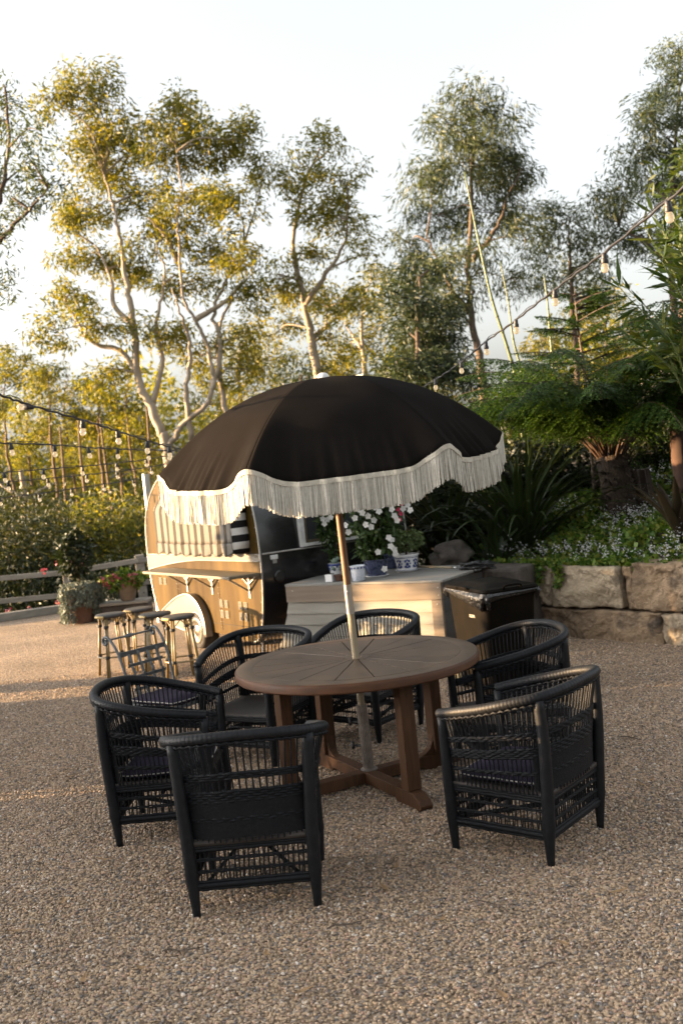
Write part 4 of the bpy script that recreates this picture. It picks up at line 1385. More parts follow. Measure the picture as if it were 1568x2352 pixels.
# step at the caravan foot
stp = thing('timber_step', 'small pale timber step below the platform near the caravan', 'step', (-0.62, 9.36, 0), math.atan2(DX.y, DX.x))
MB().box((0, 0, 0.17), (0.36, 0.28, 0.025)).build('tread', MAT['fascia'], stp, bevel=0.003)
MB().box((0, -0.12, 0.08), (0.34, 0.022, 0.15)).build('riser', MAT['fascia'], stp, bevel=0.002)
MB().box((0, 0.11, 0.08), (0.34, 0.022, 0.15)).build('riser', MAT['fascia'], stp, bevel=0.002)

# ------------------------------------------------------------------ wheelie bin
BN = V(1.0, 7.36, 0)
bx_, by_ = V(0.946, 0.325, 0), V(-0.325, 0.946, 0)
BW, BD, BH = 0.45, 0.70, 0.80
bc = BN + bx_ * BW / 2 + by_ * BD / 2
bin_ = thing('wheelie_bin', 'black plastic wheelie bin with liner hanging out under its lid', 'wheelie bin', bc, math.atan2(bx_.y, bx_.x))
def ring(w, d, z, r=0.04, n=5):
    out = []
    for (sx, sy, a0) in ((1, 1, 0), (-1, 1, 90), (-1, -1, 180), (1, -1, 270)):
        for k in range(n + 1):
            a = R(a0 + 90 * k / n)
            out.append(V(sx * (w / 2 - r) + r * math.cos(a), sy * (d / 2 - r) + r * math.sin(a), z))
    return out
def loft(mbp, rings, cap0=True, cap1=True):
    n_ = len(rings[0])
    fs = []
    for i in range(len(rings) - 1):
        for k in range(n_):
            l_ = (k + 1) % n_
            fs.append((i * n_ + k, i * n_ + l_, (i + 1) * n_ + l_, (i + 1) * n_ + k))
    if cap0:
        fs.append(tuple(range(n_ - 1, -1, -1)))
    if cap1:
        fs.append(tuple((len(rings) - 1) * n_ + k for k in range(n_)))
    return mbp.add([p for r_ in rings for p in r_], fs)
loft(MB(), [ring(BW * 0.80, BD * 0.78, 0.02), ring(BW * 0.82, BD * 0.80, 0.10), ring(BW * 0.94, BD * 0.94, 0.72), ring(BW * 0.955, BD * 0.955, 0.76)]).build('body', MAT['bin'], bin_, smooth=True)
loft(MB(), [ring(BW * 0.97, BD * 0.97, 0.76), ring(BW, BD, 0.775), ring(BW, BD, 0.80)]).build('rim', MAT['bin'], bin_, smooth=True)
lid = loft(MB(), [ring(BW * 1.03, BD * 1.03, 0.803), ring(BW * 1.05, BD * 1.04, 0.815), ring(BW * 1.02, BD * 1.0, 0.832), ring(BW * 0.80, BD * 0.75, 0.838), ring(BW * 0.70, BD * 0.66, 0.856), ring(BW * 0.3, BD * 0.3, 0.862)]).build('lid', MAT['bin'], bin_, smooth=True)
MB().tube(smooth_path([(-BW * 0.5, -0.10, 0.818), (-BW * 0.5 - 0.03, -0.08, 0.835), (-BW * 0.5 - 0.03, 0.08, 0.835), (-BW * 0.5, 0.10, 0.818)], 4), 0.009, 8).build('handle', MAT['bin'], lid, smooth='all')
MB().tube(smooth_path([(-0.07, -BD * 0.5, 0.82), (-0.06, -BD * 0.5 - 0.02, 0.85), (0.06, -BD * 0.5 - 0.02, 0.85), (0.07, -BD * 0.5, 0.82)], 4), 0.009, 8).build('handle', MAT['bin'], lid, smooth='all')
rb = []
rr_ = ring(1, 1, 0, 0.1, 10)
bagp = []
for lvl in range(7):
    t = lvl / 6
    row = []
    for k, p in enumerate(rr_ + rr_[:1]):
        a = k * 0.55
        drop = 0.05 + 0.035 * math.sin(k * 0.9) + 0.02 * math.sin(k * 2.3) + (0.05 if p.x < -0.2 and p.y < 0.0 else 0)
        bulge = 0.012 + 0.016 * math.sin(math.pi * t) + 0.006 * math.sin(a * 3 + lvl * 1.7) + 0.005 * noise.noise(Vector((k * 0.8, lvl * 0.9, 1)))
        z = 0.806 - drop * t + 0.004 * math.sin(k * 1.7 + lvl)
        sc = 0.975 if t > 0.95 else 1.0
        row.append(V(p.x * (BW * (1.0 if t < .4 else 0.985) + 2 * bulge) * sc, p.y * (BD * (1.0 if t < .4 else 0.985) + 2 * bulge) * sc, z))
    bagp.append(row)
MB().grid(bagp).build('liner', MAT['bag'], bin_, smooth='all')
for s in (-1, 1):
    w_ = MB().lathe([(0.0, -0.02), (0.085, -0.022), (0.095, -0.015), (0.098, 0), (0.095, 0.015), (0.085, 0.022), (0.0, 0.02)], 24, (s * (BW * 0.42), BD * 0.40, 0.098), Matrix.Rotation(R(90), 3, 'Y')).build('wheel', MAT['rubber'], bin_, smooth=True)
    MB().lathe([(0.06, 0.0), (0.055, 0.006), (0.02, 0.008), (0, 0.008)], 20, (s * (BW * 0.42 + 0.0225), BD * 0.40, 0.098), Matrix.Rotation(R(90 * s), 3, 'Y')).build('hub', MAT['rattan'], w_, smooth=True)
cv = bpy.data.curves.new('bin_number', 'FONT')
cv.body = '062931'
cv.size = 0.032
cv.materials.append(MAT['print'])
tmp = bpy.data.objects.new('number_curve', cv)
C.objects.link(tmp)
bpy.context.view_layer.update()
me_ = bpy.data.meshes.new_from_object(tmp.evaluated_get(bpy.context.evaluated_depsgraph_get()))
bpy.data.objects.remove(tmp)
me_.materials.clear()
me_.materials.append(MAT['print'])
tx = bpy.data.objects.new('number_print', me_)
C.objects.link(tx)
tx.parent = bin_
sl_ = math.atan2(BW * (0.94 - 0.82) / 2, 0.62)
zt = 0.60
xt = -(BW / 2) * (0.82 + 0.12 * (zt - 0.10) / 0.62) - 0.0025
# stands on the face turned to the left
tx.matrix_local = Matrix.Translation((xt, -0.04 + 0.02, zt)) @ Matrix.Rotation(R(-90), 4, 'Z') @ Matrix.Rotation(R(90) + 0.0, 4, 'X') @ Matrix.Rotation(sl_ * 0, 4, 'X')

# ------------------------------------------------------------------ pots on the platform
def foliage_ball(name, parent, c, r, n, L, W, mat, droop=0.2, shell=0.45, kind=None, out=0.8):
    d = nrm(rng.normal(size=(n, 3)))
    rad = rng.uniform(shell, 1.0, n) ** 0.6
    lump = 1 + 0.18 * np.sin(d[:, 0] * 5 + 1) * np.sin(d[:, 1] * 4 + 2) + 0.12 * np.sin(d[:, 2] * 7)
    P_ = np.array(c) + d * np.array(r) * (rad * lump)[:, None]
    v_, q_ = rand_leaves(P_, L, W, droop, out=d, outk=out)
    return np_mesh(name, v_, q_, mat, parent, kind)

def flower5(P_, D_, size):
    """five petals round each point, facing D"""
    vs, qs, off = [], [], 0
    for p, d in zip(P_, D_):
        d = Vector(d).normalized()
        a = d.orthogonal().normalized()
        b_ = d.cross(a)
        ph = rng.uniform(0, 6.28)
        for k in range(5):
            an = ph + k * 2 * math.pi / 5
            e = a * math.cos(an) + b_ * math.sin(an)
            s = a * -math.sin(an) + b_ * math.cos(an)
            p0 = Vector(p)
            vs += [p0, p0 + e * size * 0.62 + s * size * 0.42 + d * size * 0.22, p0 + e * size * 1.0 + d * size * 0.12, p0 + e * size * 0.62 - s * size * 0.42 + d * size * 0.22]
            qs.append((off, off + 1, off + 2, off + 3))
            off += 4
    return np.array([tuple(v_) for v_ in vs]), np.array(qs)

def pot(root, r0, r1, h, mat, name='pot', saucer=None, rim=0.008):
    o = MB().lathe([(0, 0), (r0 * 0.9, 0), (r0, 0.006), (r0 * 0.4 + r1 * 0.6, h * 0.55), (r1, h - rim * 2), (r1 + rim, h - rim * 1.5), (r1 + rim, h), (r1 - 0.004, h), (r1 - 0.012, h - 0.03), (0, h - 0.03)], 32).build(name, mat, root, smooth=True)
    if saucer:
        MB().lathe([(0, -0.003), (r0 * 1.15, -0.003), (r0 * 1.35, 0.012), (r0 * 1.32, 0.014), (r0 * 1.1, 0.003), (0, 0.003)], 32).build('saucer', saucer, root, smooth=True)
    return o

def dpos(u, v):
    p = on(u, v, DECKZ)
    p.z = DECKZ + 0.002
    return p

# white mandevilla climbing from a dark blue pot
mv = thing('potted_mandevilla', 'tall leafy mandevilla with many white flowers in a dark blue pot', 'potted plant', dpos(866, 1324))
pot(mv, 0.09, 0.12, 0.17, MAT['navy'], saucer=MAT['glaze'])
st = MB()
for k in range(9):
    a = rng.uniform(0, 6.28)
    st.tube(smooth_path([(0, 0, 0.12), (0.05 * math.cos(a), 0.05 * math.sin(a), 0.35), (0.13 * math.cos(a + .5), 0.13 * math.sin(a + .5), 0.6), (0.16 * math.cos(a + 1), 0.16 * math.sin(a + 1), 0.8)], 4), 0.004, 5)
st.build('stem', MAT['rachis'], mv, smooth='all')
cl = []
for c, r_, nn in (((-0.03, 0, 0.30), (0.15, 0.14, 0.16), 380), ((0.0, 0, 0.50), (0.22, 0.18, 0.20), 620), ((0.02, 0.02, 0.72), (0.25, 0.2, 0.18), 620), ((-0.10, 0, 0.84), (0.16, 0.14, 0.12), 260), ((0.17, 0, 0.86), (0.10, 0.1, 0.10), 140), ((0.10, -0.05, 0.40), (0.14, 0.12, 0.18), 220)):
    d = nrm(rng.normal(size=(nn, 3)))
    cl.append(np.array(c) + d * np.array(r_) * rng.uniform(0.5, 1, nn)[:, None])
P_ = np.concatenate(cl)
v_, q_ = rand_leaves(P_, 0.075, 0.036, 0.25)
np_mesh('foliage', v_, q_, G['potleaf'], mv)
fpx = [(828, 1172), (845, 1185), (815, 1190), (860, 1165), (840, 1205), (852, 1210), (858, 1195), (793, 1207), (800, 1222), (812, 1165), (876, 1160), (905, 1185), (912, 1195), (935, 1160), (942, 1172), (900, 1170), (893, 1235), (899, 1240), (897, 1255), (905, 1262), (908, 1272), (868, 1268), (883, 1307), (790, 1170), (870, 1175), (832, 1178), (925, 1168)]
base = mv.location
for (u, v) in fpx:
    p = at(u, v, base.y - 0.20 + rng.uniform(-0.04, 0.04)) - base
    d = V(rng.uniform(-0.5, 0.3), -1, rng.uniform(-0.1, 0.5))
    fv, fq = flower5([p], [d], 0.035)
    np_mesh('flower', fv, fq, G['whitefl'], mv)
# the narrow mandevilla on the left
m2 = thing('potted_mandevilla', 'narrow upright mandevilla in a small blue and white pot beside the caravan', 'potted plant', dpos(768, 1326) + V(0.02, 0.12, 0))
pot(m2, 0.055, 0.07, 0.13, MAT['glaze'])
pb = MB()
for k in range(14):
    a = 2 * math.pi * k / 14
    pb.blob((0.066 * math.cos(a), 0.066 * math.sin(a), 0.075 + 0.025 * (k % 2)), (0.014, 0.014, 0.022), 0.4, 2, 1, k)
pb.lathe([(0.0755, 0.105), (0.079, 0.11), (0.079, 0.128), (0.0755, 0.128)], 28)
pb.build('blue_pattern', MAT['cobalt'], m2, smooth='all')
MB().tube(smooth_path([(0, 0, 0.1), (0.02, 0, 0.3), (-0.02, 0, 0.55), (0, 0, 0.75)], 4), 0.006, 6).build('stem', MAT['rachis'], m2, smooth='all')
cl = []
for c, r_, nn in (((-0.02, 0, 0.25), (0.06, 0.06, 0.12), 90), ((-0.05, 0, 0.45), (0.10, 0.09, 0.16), 210), ((-0.04, 0, 0.65), (0.13, 0.1, 0.14), 260), ((0.06, 0, 0.55), (0.1, 0.08, 0.2), 160)):
    d = nrm(rng.normal(size=(nn, 3)))
    cl.append(np.array(c) + d * np.array(r_) * rng.uniform(0.4, 1, nn)[:, None])
v_, q_ = rand_leaves(np.concatenate(cl), 0.07, 0.032, 0.15)
np_mesh('foliage', v_, q_, G['potleaf'], m2)
for (u, v) in ((752, 1193), (760, 1188), (741, 1192), (745, 1203)):
    p = at(u, v, m2.location.y - 0.13) - m2.location
    fv, fq = flower5([p], [V(rng.uniform(-0.5, 0.3), -1, 0.1)], 0.032)
    np_mesh('flower', fv, fq, G['whitefl'], m2)
# crimson mandevilla behind
m3 = thing('potted_mandevilla', 'crimson flowered mandevilla behind the tall white one', 'potted plant', dpos(905, 1308) + V(0.0, 0.15, 0))
pot(m3, 0.08, 0.10, 0.15, MAT['navy'])
v_, q_ = rand_leaves(np.array((0, 0, 0.55)) + nrm(rng.normal(size=(420, 3))) * np.array((0.16, 0.12, 0.42)) * rng.uniform(0.4, 1, 420)[:, None], 0.07, 0.032, 0.2)
np_mesh('foliage', v_, q_, G['potleaf'], m3)
for (u, v) in ((878, 1162), (888, 1160), (920, 1180), (914, 1170), (908, 1192), (922, 1158), (868, 1168), (918, 1194)):
    p = at(u, v, m3.location.y - 0.16) - m3.location
    fv, fq = flower5([p], [V(rng.uniform(-0.5, 0.5), -1, 0.1)], 0.026)
    np_mesh('flower', fv, fq, G['magenta'], m3)
# speckled white pot
p4 = thing('speckled_pot', 'white speckled ceramic pot with dark chequered rim, empty on the platform edge', 'pot', dpos(824, 1334))
pot(p4, 0.058, 0.072, 0.145, MAT['porc'], rim=0.004)
for k in range(14):
    a = 2 * math.pi * k / 14
    MB().box((0, 0, 0), (0.014, 0.003, 0.018)).build('rim_check', MAT['cobalt'], p4).matrix_local = Matrix.Rotation(a, 4, 'Z') @ Matrix.Translation((0, -0.0755, 0.126))
# white cube pot and succulent
p5 = thing('cube_pot', 'small white cube planter at the corner of the platform', 'pot', dpos(759, 1336), R(-25))
MB().box((0, 0, 0.036), (0.075, 0.075, 0.072)).build('body', MAT['glaze'], p5, bevel=0.004)
MB().box((0, 0, 0.0735), (0.06, 0.06, 0.002)).build('soil', MAT['soil'], p5)
p6 = thing('potted_succulent', 'pale grey-green succulent in a little terracotta pot by the umbrella pole', 'potted plant', dpos(780, 1335) + V(0.0, 0.03, 0))
pot(p6, 0.035, 0.045, 0.06, MAT['terra'])
for (x, y, z, s) in ((-0.03, -0.01, 0.17, 0.075), (0.03, -0.03, 0.10, 0.06), (-0.05, -0.02, 0.11, 0.05), (0.0, 0.0, 0.20, 0.05)):
    vs = []
    Pn, Dn = [], []
    for lay in range(3):
        for k in range(9):
            a = k * 2 * math.pi / 9 + lay * 0.35
            el = R(15 + 28 * lay)
            Dn.append((math.cos(a) * math.cos(el), math.sin(a) * math.cos(el), math.sin(el)))
            Pn.append((x, y, z))
    Dn = np.array(Dn)
    S_ = nrm(np.cross(Dn, np.tile((0, 0, 1.0), (len(Dn), 1))))
    v_, q_ = leaf_geo(np.array(Pn, float), Dn, S_, s * 0.8, s * 0.42, 0.15)
    np_mesh('rosette', v_, q_, G['succ'], p6)
# blue and white planter with clipped jade
p7 = thing('patterned_planter', 'large blue and white patterned planter with a rounded green jade bush', 'potted plant', dpos(935, 1311))
pot(p7, 0.095, 0.122, 0.17, MAT['glaze'], saucer=MAT['glaze'], rim=0.01)
pt = MB()
def onpot(a, z):
    r_ = 0.095 + (0.122 - 0.095) * (z / 0.15) + 0.0035
    return (r_ * math.cos(a), r_ * math.sin(a), z)
for k in range(8):
    a0 = 2 * math.pi * k / 8
    for (da, z, s) in ((0, 0.075, 0.016), (0.16, 0.105, 0.012), (-0.16, 0.105, 0.012), (0.17, 0.05, 0.013), (-0.17, 0.05, 0.013), (0.0, 0.115, 0.009), (0.0, 0.042, 0.009), (0.27, 0.08, 0.008)):
        c = onpot(a0 + da, z)
        bm = bmesh.new()
        bmesh.ops.create_uvsphere(bm, u_segments=8, v_segments=5, radius=1)
        rotm = Matrix.Rotation(a0 + da, 3, 'Z')
        vs = [Vector(c) + rotm @ Vector((v.co.x * 0.0015, v.co.y * s, v.co.z * s * 1.1)) for v in bm.verts]
        pt.add(vs, [[v.index for v in f.verts] for f in bm.faces])
        bm.free()
for z in (0.012, 0.138):
    pt.tube([onpot(2 * math.pi * k / 40, z) for k in range(40)], 0.003, 5, closed=True)
pt.build('blue_pattern', MAT['cobalt'], p7, smooth='all')
jb = []
for c, r_, nn in (((-0.02, 0, 0.28), (0.20, 0.17, 0.10), 700), ((-0.09, 0, 0.33), (0.12, 0.12, 0.09), 380), ((0.10, 0, 0.31), (0.11, 0.11, 0.09), 330)):
    d = nrm(rng.normal(size=(nn, 3)))
    jb.append(np.array(c) + d * np.array(r_) * rng.uniform(0.6, 1, nn)[:, None])
v_, q_ = rand_leaves(np.concatenate(jb), 0.034, 0.026, -0.3)
np_mesh('foliage', v_, q_, G['jade'], p7)
MB().tube([(0, 0, 0.12), (0.01, 0, 0.26)], 0.012, 6).build('stem', MAT['rachis'], p7)
# things lying at the back of the platform
bro = on(960, 1300, DECKZ + 0.02)
b1, b2 = on(955, 1301, DECKZ + 0.03), on(1048, 1304, DECKZ + 0.03)
o = thing('broom_handle', 'pale wooden pole with steel tip lying across the back of the platform', 'pole', b1)
MB().tube([V(0, 0, 0), (b2 - b1) * 0.9], 0.012, 8).build('shaft', MAT['polepale'], o, smooth='all')
MB().tube([(b2 - b1) * 0.9, (b2 - b1)], 0.0125, 8).build('tip', MAT['steel'], o, smooth='all')
rk = on(1028, 1300, 0.74)
o = MB().blob((0, 0, 0.07), (0.22, 0.17, 0.15), 0.35, 1.6, 4, 3).build('garden_rock', MAT['rock'], smooth='all')
o.location = (rk.x + 0.06, rk.y + 0.25, 0.74)
tag(o, 'rounded brown rock at the edge of the garden behind the platform', 'rock')
bg = on(1095, 1303, 0.78)
o = MB().blob((0, 0, 0.03), (0.15, 0.09, 0.045), 0.7, 2.5, 4, 9).build('black_bag', MAT['bag'], smooth='all')
o.location = (bg.x, bg.y, 0.765)
tag(o, 'crumpled black plastic bag lying behind the wheelie bin', 'bag')
# ledge the bag and rock sit on
o = MB().box((1.45, 10.25, 0.36), (1.1, 1.0, 0.74), Matrix.Rotation(math.atan2(DX.y, DX.x), 3, 'Z')).build('stone_ledge', MAT['rock'], bevel=0.03)
tag(o, 'dark stone ledge between the platform and the garden bed', 'ledge')

# ------------------------------------------------------------------ festoon lights
def festoon(label, knots, bulbs, scale=1.0, sideways=()):
    """knots: (u, v, depth) of the cable; bulbs: positions along u"""
    pts = [at(*k) for k in knots]
    root = thing('festoon_lights', label, 'string lights', pts[0], 0, 'festoon light strings')
    o0 = pts[0]
    path = smooth_path([p - o0 for p in pts], 10)
    for i in range(1, len(path) - 1):
        path[i] = path[i] + V(0, 0, 0.004 * math.sin(i * 2.1))
    mb_ = MB().tube(path, 0.006, 6)
    path2 = [p + V(0.004, 0, 0.012 * math.sin(i * 0.55) + 0.006) for i, p in enumerate(path)]
    mb_.tube(path2, 0.0025, 5)
    mb_.build('cable', MAT['cable'], root, smooth='all')
    for bi, (u, v, y) in enumerate(bulbs):
        # nearest point of the cable
        tgt = at(u, v, y) - o0
        p = min(path, key=lambda q: (q.x - tgt.x) ** 2 + (q.y - tgt.y) ** 2 * 0.3)
        rot = None
        hold = MB().lathe([(0.012, 0.008), (0.016, 0.002), (0.017, -0.02), (0.0165, -0.026), (0.021, -0.030), (0.022, -0.05), (0.019, -0.056), (0.0, -0.057)], 14)
        h = hold.build('lamp_holder', MAT['cable'], root, smooth=True)
        h.location = p + V(0, 0, -0.004)
        h.scale = (0.82, 0.82, 0.82)
        tl = rng.uniform(-0.12, 0.12)
        h.rotation_euler = (rng.uniform(-0.1, 0.1), tl, 0)
        if bi in sideways:
            h.rotation_euler = (0.2, R(98), 0)
        bl = MB().lathe([(0.014, -0.055), (0.018, -0.062), (0.0225, -0.075), (0.0235, -0.088), (0.019, -0.102), (0.010, -0.110), (0.0, -0.112)], 16).build('bulb', MAT['bulb'], h, smooth='all')
    return root
festoon('festoon string rising over the tree fern to the upper right corner', [(1700, 335, 3.7), (1568, 432, 4.1), (1386, 580, 4.9), (1273, 665, 5.7), (1184, 735, 6.5), (1115, 785, 7.3), (1058, 832, 8.1), (1000, 872, 8.9), (930, 915, 10.2)],
        [(1530, 465, 4.25), (1386, 580, 4.9), (1273, 665, 5.7), (1184, 735, 6.5), (1115, 785, 7.3), (1058, 832, 8.1), (1001, 872, 8.9)])
festoon('lowest near festoon string crossing in from the left, one bulb tipped sideways', [(-120, 865, 4.6), (0, 907, 5.2), (75, 932, 5.5), (190, 965, 6.0), (270, 990, 6.7), (338, 1012, 7.4), (388, 1026, 8.0), (470, 1045, 9.3)],
        [(75, 932, 5.5), (190, 965, 6.0), (270, 990, 6.7), (338, 1012, 7.4), (388, 1026, 8.0)], sideways=(0,))
festoon('second festoon string from the left, almost level below the first', [(-100, 1020, 7.0), (0, 1018, 7.4), (125, 1022, 8.0), (203, 1028, 8.5), (270, 1031, 9.0), (340, 1034, 9.5), (420, 1036, 10.4)],
        [(28, 1019, 7.5), (125, 1022, 8.0), (203, 1028, 8.5), (275, 1031, 9.0), (338, 1034, 9.5), (392, 1036, 10.0)])
festoon('third festoon string on the left, sloping up towards the caravan roof', [(-90, 1092, 8.8), (0, 1086, 9.2), (100, 1078, 9.8), (200, 1070, 10.5), (300, 1060, 11.3), (420, 1042, 12.6)],
        [(12, 1085, 9.25), (104, 1078, 9.8), (190, 1071, 10.4), (265, 1063, 11.0), (340, 1055, 11.7)])
festoon('fourth festoon string on the left, just under the third', [(-90, 1115, 9.6), (0, 1108, 10), (100, 1100, 10.6), (200, 1090, 11.3), (300, 1079, 12.1), (420, 1060, 13.2)],
        [(18, 1106, 10.1), (112, 1099, 10.7), (195, 1090, 11.3), (267, 1083, 11.8), (340, 1072, 12.5)])
festoon('farthest and lowest festoon string on the left, ending at the steel pole', [(-90, 1152, 11.0), (0, 1144, 11.4), (90, 1134, 12), (165, 1123, 12.5), (240, 1112, 13.0), (322, 1100, 13.6)],
        [(5, 1143, 11.4), (90, 1134, 12), (165, 1123, 12.5), (240, 1112, 13.0), (310, 1102, 13.5)])
pp = at(338, 1120, 13.7)
o = MB().tube([V(pp.x, pp.y, 0), V(pp.x, pp.y, 2.05)], 0.05, 14).build('steel_pole', MAT['steel'], smooth=True)
tag(o, 'pale steel pole standing behind the caravan', 'pole')

# ------------------------------------------------------------------ post and rail fence, edging, left garden
fence = thing('rail_fence', 'weathered grey post and rail fence across the back of the yard', 'fence')
fpts = [V(-13.5, 14.4, 0), V(-10.6, 15.3, 0), at(-330, 1405, 16.0), at(-110, 1367, 16.4), at(153, 1325, 16.8), at(322, 1295, 15.0 + 1.9), at(480, 1270, 17.2)]
fpts = [V(p.x, p.y, 0) for p in fpts]
ftop = [0.60, 0.58, at(-330, 1345, 16.0).z, at(-110, 1325, 16.4).z, at(153, 1302, 16.8).z, at(322, 1274, 16.9).z, at(480, 1255, 17.2).z]
for i, (p, zt_) in enumerate(zip(fpts, ftop)):
    w_ = 0.15 if i == 5 else 0.11
    MB().box((p.x, p.y, (zt_ - 0.4) / 2), (w_, w_, zt_ + 0.4), Matrix.Rotation(0.15, 3, 'Z')).build('post', MAT['rail'], fence, bevel=0.01)
for i in range(6):
    for dz, hh in ((-0.09, 0.085), (-0.47, 0.085)):
        a = V(fpts[i].x, fpts[i].y - 0.085, ftop[i] + dz)
        b_ = V(fpts[i + 1].x, fpts[i + 1].y - 0.085, ftop[i + 1] + dz)
        MB().bar(a, b_, 0.045, hh).build('rail', MAT['rail'], fence, bevel=0.006)
ed = thing('timber_edging', 'grey sleeper edging along the far border of the gravel', 'edging')
e_ = [on(-150, 1452), on(0, 1428), on(150, 1406), on(300, 1388)]
for i in range(3):
    MB().bar(e_[i] + V(0, 0.02, 0.06), e_[i + 1] + V(0, 0.02, 0.06), 0.14, 0.13).build('sleeper', MAT['rail'], ed, bevel=0.012)
ll = thing('low_stone_kerb', 'low stone kerb below the pink geranium pot', 'kerb')
k0, k1 = at(235, 1392, 14.6), at(345, 1378, 14.6)
MB().bar(V(k0.x, k0.y, 0.10), V(k1.x, k1.y, 0.10), 0.30, 0.20).build('kerb_stone', MAT['rock'], ll, bevel=0.02)
MB().bar(V(k0.x, k0.y, 0.225), V(k1.x, k1.y, 0.225), 0.36, 0.045).build('kerb_cap', MAT['rail'], ll, bevel=0.01)

# planter with silver trailing plant and a standard shrub
b_ = on(186, 1432)
sv = thing('planter', 'tall planter smothered in silver trailing foliage with a dark standard shrub', 'planter', (b_.x, b_.y + 0.1, 0))
pot(sv, 0.17, 0.21, 0.42, MAT['terra'])
nn = 5600
a = rng.uniform(0, 2 * math.pi, nn)
z = rng.uniform(0.04, 0.60, nn)
rr2 = 0.27 + 0.03 * np.sin(a * 5) + rng.normal(0, 0.02, nn)
cut = (np.cos(a + math.pi / 2 - 0.5) > 0.82) & (z < 0.26)
rr2 = np.where(z > 0.53, rng.uniform(0.0, 0.27, nn), rr2)
P_ = np.stack([rr2 * np.cos(a), rr2 * np.sin(a), z], 1)[~cut]
v_, q_ = rand_leaves(P_, 0.045, 0.028, 1.2)
np_mesh('trailing_foliage', v_, q_, G['silver'], sv)
MB().tube(smooth_path([(0.0, 0, 0.4), (0.02, 0, 0.65), (0, 0, 0.95)], 4), 0.014, 7).build('trunk', MAT['barkdark'], sv, smooth='all')
foliage_ball('crown', sv, (-0.02, 0, 1.00), (0.24, 0.22, 0.34), 1300, 0.085, 0.045, G['dark'])
# geraniums
b_ = at(292, 1350, 14.55)
gp = thing('geranium_pot', 'stone pot of pink geraniums on the low kerb', 'potted plant', (b_.x, 14.55, 0.25))
pot(gp, 0.10, 0.15, 0.24, MAT['fascia'])
foliage_ball('foliage', gp, (-0.02, 0, 0.30), (0.32, 0.2, 0.14), 800, 0.06, 0.05, G['cover'])
for (u, v) in ((243, 1338), (255, 1332), (268, 1327), (262, 1322), (275, 1329), (296, 1327), (304, 1332), (308, 1322), (284, 1342), (250, 1345), (236, 1330)):
    p = at(u, v, 14.4) - gp.location
    Pn = np.array(p) + rng.normal(0, 0.022, (9, 3))
    fv, fq = flower5(Pn, nrm(rng.normal(size=(9, 3)) + np.array((0, -0.8, 0.6))), 0.022)
    np_mesh('flower_head', fv, fq, G['pink'], gp)
b_ = on(255, 1402)
bxp = thing('box_bush', 'small clipped dark green box bush below the geraniums', 'bush', (b_.x, b_.y, 0))
foliage_ball('crown', bxp, (0, 0, 0.27), (0.19, 0.19, 0.19), 1300, 0.035, 0.022, G['dark'])
MB().tube([(0, 0, 0), (0, 0, 0.2)], 0.015, 6).build('trunk', MAT['barkdark'], bxp)
b_ = on(262, 1408)
gr_ = thing('grey_ground_plant', 'low grey-green mound plant behind the stools', 'plant', (b_.x, b_.y, 0))
foliage_ball('foliage', gr_, (0, 0, 0.08), (0.42, 0.25, 0.10), 700, 0.05, 0.03, G['silver'])
MB().tube([(0, 0, 0), (0, 0, 0.05)], 0.01, 5).build('stem', MAT['rachis'], gr_)

# ------------------------------------------------------------------ scrub beyond the fence
def shrub(label, u, v, y, rx, rz, mat, n, name='scrub_bush', leaf=(0.10, 0.04), flowers=None, cat='bush', zbase=None, lumps=5):
    p = at(u, v, y)
    zb = -0.3 if zbase is None else zbase
    root = thing(name, label, cat, (p.x, p.y, zb), 0, None)
    cs = []
    Hh = p.z - zb
    for k in range(lumps):
        c = np.array((rng.uniform(-0.55, 0.55) * rx, rng.uniform(-0.4, 0.4) * rx, Hh + rng.uniform(-0.45, 0.45) * rz))
        m_ = n // lumps
        d = nrm(rng.normal(size=(m_, 3)))
        cs.append(c + d * np.array((rx, rx, rz)) * 0.62 * rng.uniform(0.45, 1, m_)[:, None] ** 0.7)
    # skirt down to the ground
    m_ = n // 3
    a = rng.uniform(0, 2 * math.pi, m_)
    rr3 = rx * rng.uniform(0.3, 0.95, m_)
    cs.append(np.stack([rr3 * np.cos(a), rr3 * np.sin(a), rng.uniform(0.02, max(0.1, Hh), m_)], 1))
    v_, q_ = rand_leaves(np.concatenate(cs), leaf[0], leaf[1], 0.2)
    np_mesh('crown', v_, q_, mat, root)
    tb = MB()
    for k in range(5):
        a = k * 1.3
        tb.tube(smooth_path([(0.05 * math.cos(a), 0.05 * math.sin(a), 0), (rx * 0.2 * math.cos(a), rx * 0.2 * math.sin(a), Hh * 0.5), (rx * 0.45 * math.cos(a), rx * 0.45 * math.sin(a), Hh)], 3), [0.03 - 0.0035 * i for i in range(7)], 5)
    tb.build('trunk', MAT['barkdark'], root, smooth='all')
    if flowers:
        for (fu, fv_, fy) in flowers:
            q = at(fu, fv_, fy) - root.location
            Pn = np.array(q) + rng.normal(0, 0.03, (7, 3))
            fv2, fq2 = flower5(Pn, nrm(rng.normal(size=(7, 3)) + np.array((0, -0.9, 0.5))), 0.026)
            np_mesh('flower_head', fv2, fq2, G['pink'], root)
    return root
shrub('dark pink-flowered bush behind the fence rails at the left edge', 60, 1370, 17.6, 1.3, 0.75, G['dark'], 3800, flowers=[(130, 1292, 16.2), (150, 1300, 16.2), (160, 1290, 16.2), (185, 1296, 16.2), (177, 1353, 16.2), (136, 1385, 16.2), (178, 1388, 16.2), (20, 1405, 16.2), (100, 1310, 16.2), (66, 1400, 16.1)])
shrub('dark olive bush just beyond the fence, left of the standard shrub', 40, 1265, 19, 1.7, 1.0, G['shrub'], 4200)
shrub('tall dark scrub bush beyond the left edge of the fence', -120, 1290, 18.5, 1.8, 1.2, G['shrub'], 4200)
shrub('broad olive bush behind the planter', 190, 1265, 19.5, 1.7, 0.9, G['shrub'], 4200)
